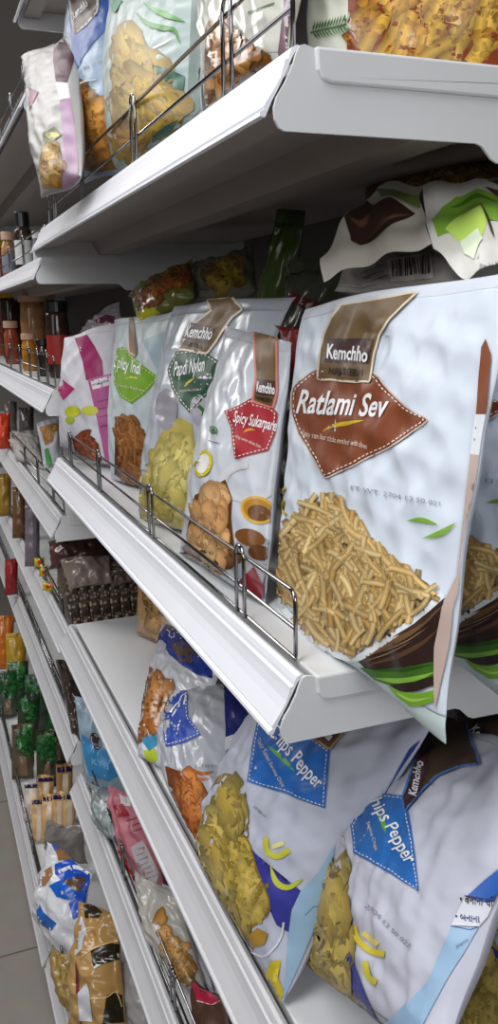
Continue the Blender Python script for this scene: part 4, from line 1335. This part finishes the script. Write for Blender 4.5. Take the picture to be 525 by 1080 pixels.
b = Bag('shiny gold and black bag with white ribbon print, base shelf', c(84, 950, Z=ZB + .16), c(126, 966, Z=ZB + .18), c(72, 1080, Z=ZB + .02), c(136, 1112, Z=ZB + .02), tf=.055, tb=.02, seed=146, wr=.004, base=(176, 138, 84), nu=48, nv=60, mat=GLOSS, seals=(.04, .06), inset=.08, face=FAC)
b.each('black_band', [poly((46, 38, 24), [(88, 955), (96, 953), (108, 962), (104, 968), (90, 968)]), poly((44, 36, 22), [(96, 1003), (112, 995), (130, 996), (133, 1010), (112, 1016), (98, 1020)]), poly((40, 34, 22), [(112, 1050), (120, 1046), (134, 1052), (133, 1078), (108, 1080)]), poly((110, 40, 50), [(80, 1014), (83, 1024), (84, 1050), (80, 1048)])])
b.each('white_ribbon', [line((232, 232, 230), 5, [(98, 1020), (112, 1012), (128, 1007)], curve=True), poly((204, 206, 214), [(86, 966), (91, 980), (86, 1002), (79, 1008), (80, 990)]), poly((206, 208, 216), [(82, 1048), (92, 1036), (95, 1050), (98, 1078), (84, 1076)]), line((226, 200, 140), 1, [(84, 1010), (100, 1000), (124, 992)], curve=True), line((226, 200, 140), 1, [(96, 1053), (112, 1052), (122, 1046), (128, 1062)], curve=True)])
b = Bag('pale film bag squeezed beside the black-gold bag', c(126, 1010, Z=ZB + .10), c(150, 1024, Z=ZB + .12), c(130, 1092, Z=ZB + .01), c(164, 1104, Z=ZB + .01), tf=.02, tb=.02, seed=148, wr=.003, base=(170, 168, 166), nu=20, nv=28, mat=GLOSS, seals=(.05, .05), face=FAC)

# fenced shelf
b = Bag('sky blue bag with dark oval mark under the lower shelf', c(78, 735, Y=1.43), c(124, 744, Y=1.40), c(90, 830, Z=Z4 + .003), c(136, 842, Z=Z4 + .003), tf=.03, tb=.02, seed=150, wr=.003, base=(156, 180, 196), nu=30, nv=36, mat=GLOSS, seals=(.04, .05), face=FAC)
b.part('blue_area', [poly((66, 142, 196), [(86, 774), (106, 786), (122, 800), (126, 818), (114, 824), (94, 818), (88, 796)])])
b.part('oval_mark', [poly((70, 48, 46), ellipse(101, 782, 5, 10, -20)), line((200, 206, 210), 1, ellipse(101, 782, 4, 8, -20), closed=True)])
b.part('lettering', [text('KY', (97, 806), (109, 809), (0, -7), (120, 190, 220), .01)], 'blue_area')
b = Bag('clear bag of frosted round sweets beside the fence', c(94, 826, Z=Z4 + .05), c(132, 838, Z=Z4 + .06), c(103, 874, Z=Z4 + .004), c(138, 900, Z=Z4 + .004), tf=.03, tb=.02, seed=152, wr=.005, base=(138, 146, 146), nu=24, nv=24, mat=GLOSS, seals=(.05, .05), face=FAC)
b.part('sweets_picture', [blobs([(98, 830), (124, 840), (128, 884), (108, 866)], 9, 14, [(180, 190, 192), (150, 160, 162)], asp=(1, 1.2), rim=.7)])
b = Bag('pink and silver packet leaning by the fence of the lower fenced shelf', c(112, 828, Z=Z4 + .08), c(152, 842, Z=Z4 + .10), c(134, 914, Z=Z4 + .004), c(178, 956, Z=Z4 + .004), tf=.03, tb=.02, seed=154, wr=.0035, base=(182, 108, 120), nu=30, nv=40, seals=(.05, .06), face=FAC)
b.part('nutrition_panel', [poly((176, 168, 172), [(138, 894), (150, 886), (158, 900), (168, 922), (162, 942), (146, 918)])] + [line((120, 96, 102), .8, [(142 + 2 * k, 898 + 5 * k), (155 + 2 * k, 892 + 5 * k)]) for k in range(7)])
b.each('brand_patch', [poly((206, 198, 200), [(126, 838), (137, 842), (138, 851), (128, 850)]), poly((150, 44, 56), [(119, 850), (130, 848), (137, 860), (124, 862)]), line((110, 50, 60), .9, [(134, 866), (146, 862)]), line((110, 50, 60), .9, [(136, 872), (148, 868)]), line((110, 50, 60), .9, [(138, 878), (149, 874)])])
b = Bag('red wrapper pressed against the fence below the pink packet', c(122, 894, Z=Z4 + .03), c(140, 900, Z=Z4 + .03), c(142, 930, Z=Z4 + .006), c(160, 948, Z=Z4 + .006), tf=.01, tb=.01, seed=156, wr=.003, base=(150, 28, 34), nu=16, nv=20, mat=GLOSS, seals=(.05, .05), face=FAC)
b = Bag('white film bag behind the nugget pouch', c(168, 930, Z=Z4 + .02), c(210, 954, Z=Z4 + .04), c(186, 1000, Z=Z4 + .006), c(226, 1052, Z=Z4 + .006), tf=.015, tb=.015, seed=158, wr=.003, base=(190, 190, 198), nu=24, nv=28, seals=(.05, .05), face=FAC)
b = Bag('clear pouch of golden fried nuggets behind the fence', c(140, 918, Z=Z4 + .055), c(188, 944, Z=Z4 + .075), c(166, 1010, Z=Z4 + .006), c(222, 1064, Z=Z4 + .006), tf=.03, tb=.02, seed=160, wr=.003, base=(176, 172, 166), nu=34, nv=44, mat=GLOSS, seals=(.04, .05), face=FAC)
reg = [(156, 952), (166, 950), (184, 982), (204, 1012), (205, 1024), (194, 1038), (184, 1022), (170, 994)]
b.part('snack_picture', [blobs(reg, 46, 13, [(190, 142, 80), (170, 120, 60), (206, 162, 102)], asp=(1, 1.5), irr=.3)])
b = Bag('brown packet with crimson top band at the near end of the fenced shelf', c(200, 1032, Z=Z4 + .05), c(236, 1054, Z=Z4 + .08), c(216, 1110, Z=Z4 + .006), c(262, 1150, Z=Z4 + .006), tf=.03, tb=.02, seed=162, wr=.002, base=(74, 48, 36), nu=28, nv=34, seals=(.03, .05), face=FAC)
b.part('crimson_band', [poly((168, 28, 62), [(202, 1036), (214, 1040), (232, 1056), (224, 1060), (208, 1056)]), line((220, 200, 206), 1, [(208, 1056), (224, 1060), (232, 1056)])])
b = Bag('dark crinkled film packet seen between two rails of the far bay', c(58, 694, Z=ZF5 + .05), c(84, 706, Z=ZF5 + .05), c(75, 772, Z=ZF5 + .006), c(96, 776, Z=ZF5 + .006), tf=.03, tb=.02, seed=164, wr=.005, base=(62, 50, 46), nu=24, nv=30, mat=GLOSS, seals=(.05, .05), face=FAC)


# sesame bars
def slab_mat():
    m, nt, lk, bs = new_mat('sesame_brittle')
    tc = nt.new('ShaderNodeTexCoord')
    v = nt.new('ShaderNodeTexVoronoi')
    v.inputs['Scale'].default_value = 130
    r = nt.new('ShaderNodeValToRGB')
    r.color_ramp.elements[0].color = lin((186, 168, 140)) + [1]
    r.color_ramp.elements[0].position = 0.15
    r.color_ramp.elements[1].color = lin((52, 40, 32)) + [1]
    r.color_ramp.elements[1].position = 0.5
    lk.new(tc.outputs['Object'], v.inputs['Vector'])
    lk.new(v.outputs['Distance'], r.inputs['Fac'])
    lk.new(r.outputs['Color'], bs.inputs['Base Color'])
    bs.inputs['Roughness'].default_value = 0.3
    return m


SLAB = slab_mat()
A = c(73, 653, Y=1.50)
B = c(149, 640, Y=1.50)
zt = c(80, 607, Y=1.50)[2]
nsl = 7
first = None
ords = ['first', 'second', 'third', 'fourth', 'fifth', 'sixth', 'seventh']
for i in range(nsl):
    x0 = A[0] + (B[0] - A[0]) * i / nsl
    wd = (B[0] - A[0]) / nsl
    loc = Vector((x0 + wd / 2, 1.565, ZF4 + 0.001))
    if first is None:
        bm = bmesh.new()
        bmesh.ops.create_cube(bm, size=1)
        for v in bm.verts:
            v.co = Vector((v.co.x * wd * .9, v.co.y * .13, (v.co.z + .5) * (zt - ZF4)))
        bmesh.ops.subdivide_edges(bm, edges=bm.edges[:], cuts=5, use_grid_fill=True)
        rr = random.Random(5)
        for v in bm.verts:
            v.co += Vector((rr.uniform(-1, 1), rr.uniform(-1, 1), rr.uniform(-.5, 1))) * .0012
        bevel_all(bm, .001, 1)
        o = bm_obj('sesame_bar', bm, SLAB, None, True)
        first = o
    else:
        o = first.copy()
        COL.objects.link(o)
    o.location = loc
    tag(o, 'dark speckled sesame bar on edge, %s of seven counted from the shelf front' % ords[i], 'sesame bar', 'sesame bars standing on edge')
b = Bag('crumpled clear wrapper bundled over the first sesame bars', c(62, 590, Y=1.53), c(116, 584, Y=1.53), c(72, 622, Y=1.485), c(120, 614, Y=1.485), tf=.02, tb=.01, seed=170, wr=.005, base=(128, 112, 106), nu=28, nv=20, mat=GLOSS, seals=(.05, .05), face=(-.3, -1, .4))
b = Bag('crumpled clear wrapper over the rear sesame bars', c(112, 590, Y=1.54), c(152, 584, Y=1.54), c(118, 618, Y=1.488), c(152, 612, Y=1.488), tf=.02, tb=.01, seed=171, wr=.005, base=(96, 80, 74), nu=28, nv=20, mat=GLOSS, seals=(.05, .05), face=(-.3, -1, .4))
b = Bag('dark red sweets bundle in film lying on the sesame bars', c(50, 570, Y=1.58), c(128, 562, Y=1.58), c(52, 600, Y=1.55), c(130, 592, Y=1.55), tf=.03, tb=.01, seed=172, wr=.005, base=(84, 54, 50), nu=32, nv=20, mat=GLOSS, seals=(.05, .05), face=(-.3, -1, .4))
for i, (x, y, lb) in enumerate(((41, 594, 'uppermost'), (46, 604, 'middle'), (50, 619, 'lowest'))):
    Yp = float(c(x, y + 4, Z=ZF4 + .006)[1])
    b = Bag('tiny yellow and red sweet wrapper by the fence, %s of three' % lb, c(x - 5, y - 5, Y=Yp), c(x + 6, y - 6, Y=Yp), c(x - 5, y + 4, Y=Yp), c(x + 6, y + 5, Y=Yp), tf=.008, tb=.006, seed=180 + i, wr=.002, base=(196, 180, 40), nu=10, nv=8, mat=GLOSS, px=3, seals=(.08, .08), name='sweet_wrapper', cat='sweet', face=(-.5, -1, .3))
    b.part('red_mark', [poly((196, 40, 36), [(x - 2, y - 2), (x + 4, y - 4), (x + 4, y), (x - 1, y + 2)])])

# loose goods of the far bay's middle shelves
b = Bag('tall packet with gold top and green base at the bay joint', c(38, 446, Y=1.53), c(62, 439, Y=1.53), c(46, 494, Y=1.52), c(64, 492, Y=1.52), tf=.012, tb=.01, seed=190, wr=.002, base=(184, 186, 194), nu=18, nv=24, seals=(.05, .08), name='food_packet', cat='packet', face=(-.5, -1, .1))
b.part('gold_picture', [poly((150, 108, 50), [(41, 450), (60, 446), (56, 466), (48, 470)]), blobs([(42, 451), (59, 448), (56, 462), (48, 466)], 10, 6, [(190, 140, 60), (150, 100, 40)])])
b.part('green_base', [poly((70, 140, 70), [(47, 474), (51, 472), (56, 490), (49, 491)])])
b = Bag('crumpled silver film packet lying behind the fence below the jars', c(8, 462, Z=ZF3 + .04), c(42, 452, Z=ZF3 + .05), c(16, 484, Z=ZF3 + .006), c(46, 494, Z=ZF3 + .006), tf=.02, tb=.01, seed=191, wr=.005, base=(176, 170, 166), nu=20, nv=18, mat=GLOSS, seals=(.05, .05), name='food_packet', cat='packet', face=FAC)
pack('red and orange packet at the frame edge below the jars', -4, 11, 436, 474, .07, ZF3, (186, 60, 34), seed=192)
pack('grey round-topped packet in the shadow under the jar shelf', 4, 18, 424, 454, .2, ZF3, (110, 106, 104), seed=193)
pack('dark grey packet under the near corner of the jar shelf', 20, 36, 430, 462, .24, ZF3, (88, 82, 78), seed=194)
pack('grey-labelled packet beside the sesame wrappers', 26, 42, 528, 598, .07, ZF4, (120, 108, 118), seed=195, lean=.02)
pack('brown packet in the middle of the shelf behind the sesame wrappers', 13, 27, 512, 568, .09, ZF4, (110, 78, 50), seed=196, lean=.02)
pack('yellow-brown packet at the frame edge on the sesame shelf', -2, 12, 500, 545, .07, ZF4, (150, 118, 50), seed=197, lean=.02)
pack('red packet wedged behind a rail near the frame edge', 5, 19, 590, 628, .06, ZF5, (150, 44, 44), seed=198, lean=.01)


# ---------------------------------------------------------------- lamps, fill lights, camera
def area(name, loc, rot, sx, sy, power, col=(1, 1, 1)):
    l = bpy.data.lights.new(name, 'AREA')
    l.shape = 'RECTANGLE'
    l.size, l.size_y = sx, sy
    l.energy = power
    l.color = col
    o = bpy.data.objects.new(name, l)
    o.location = loc
    o.rotation_euler = rot
    COL.objects.link(o)
    return o


def aim(o, tgt):
    d = Vector(tgt) - o.location
    o.rotation_euler = d.to_track_quat('-Z', 'Y').to_euler()


o = area('overhead_light', (-0.50, 2.2, H + 1.25), (0, 0, 0), 0.35, 2.6, 26, (1, .98, .95))
aim(o, (0.0, 1.8, H))
o = area('overhead_light', (-0.55, 0.2, H + 1.25), (0, 0, 0), 0.4, 1.6, 22, (.97, .98, 1))
aim(o, (0.1, .7, H - 0.1))
o = area('aisle_light', (-1.5, 0.3, H + 0.75), (0, 0, 0), 0.8, 1.8, 8, (1, .99, .97))
aim(o, (0.1, .7, H - 0.15))
o = area('aisle_light', (-0.35, -1.6, H + 0.5), (0, 0, 0), 1.2, 0.8, 15, (.98, .99, 1))  # added fill from behind the camera, lifts the shelf end plates
aim(o, (0.15, .5, H - 0.05))

o = area('overhead_light', (-0.75, 3.0, H + 1.0), (0, 0, 0), 0.4, 1.4, 3, (1, .98, .95))  # small added fill that brightens the far bay
aim(o, (0.0, 2.0, H - .2))

w = bpy.data.worlds.new('shop_light')
SC.world = w
w.use_nodes = True
bg = w.node_tree.nodes['Background']
bg.inputs['Color'].default_value = (1.0, 0.96, 0.92, 1)
bg.inputs['Strength'].default_value = 0.05

cam = bpy.data.cameras.new('camera')
cam.sensor_fit = 'VERTICAL'
cam.sensor_height = 36.0
cam.lens = F / 1080 * 36.0
cam.clip_start = 0.02
co = bpy.data.objects.new('camera', cam)
COL.objects.link(co)
from mathutils import Matrix
M = Matrix.Identity(4)
for i in range(3):
    M[i][0], M[i][1], M[i][2], M[i][3] = RGT[i], UPV[i], -FWD[i], CAM[i]
co.matrix_world = M
SC.camera = co
SC.view_settings.view_transform = 'Standard'
SC.view_settings.look = 'None'
SC.view_settings.exposure = 0.14
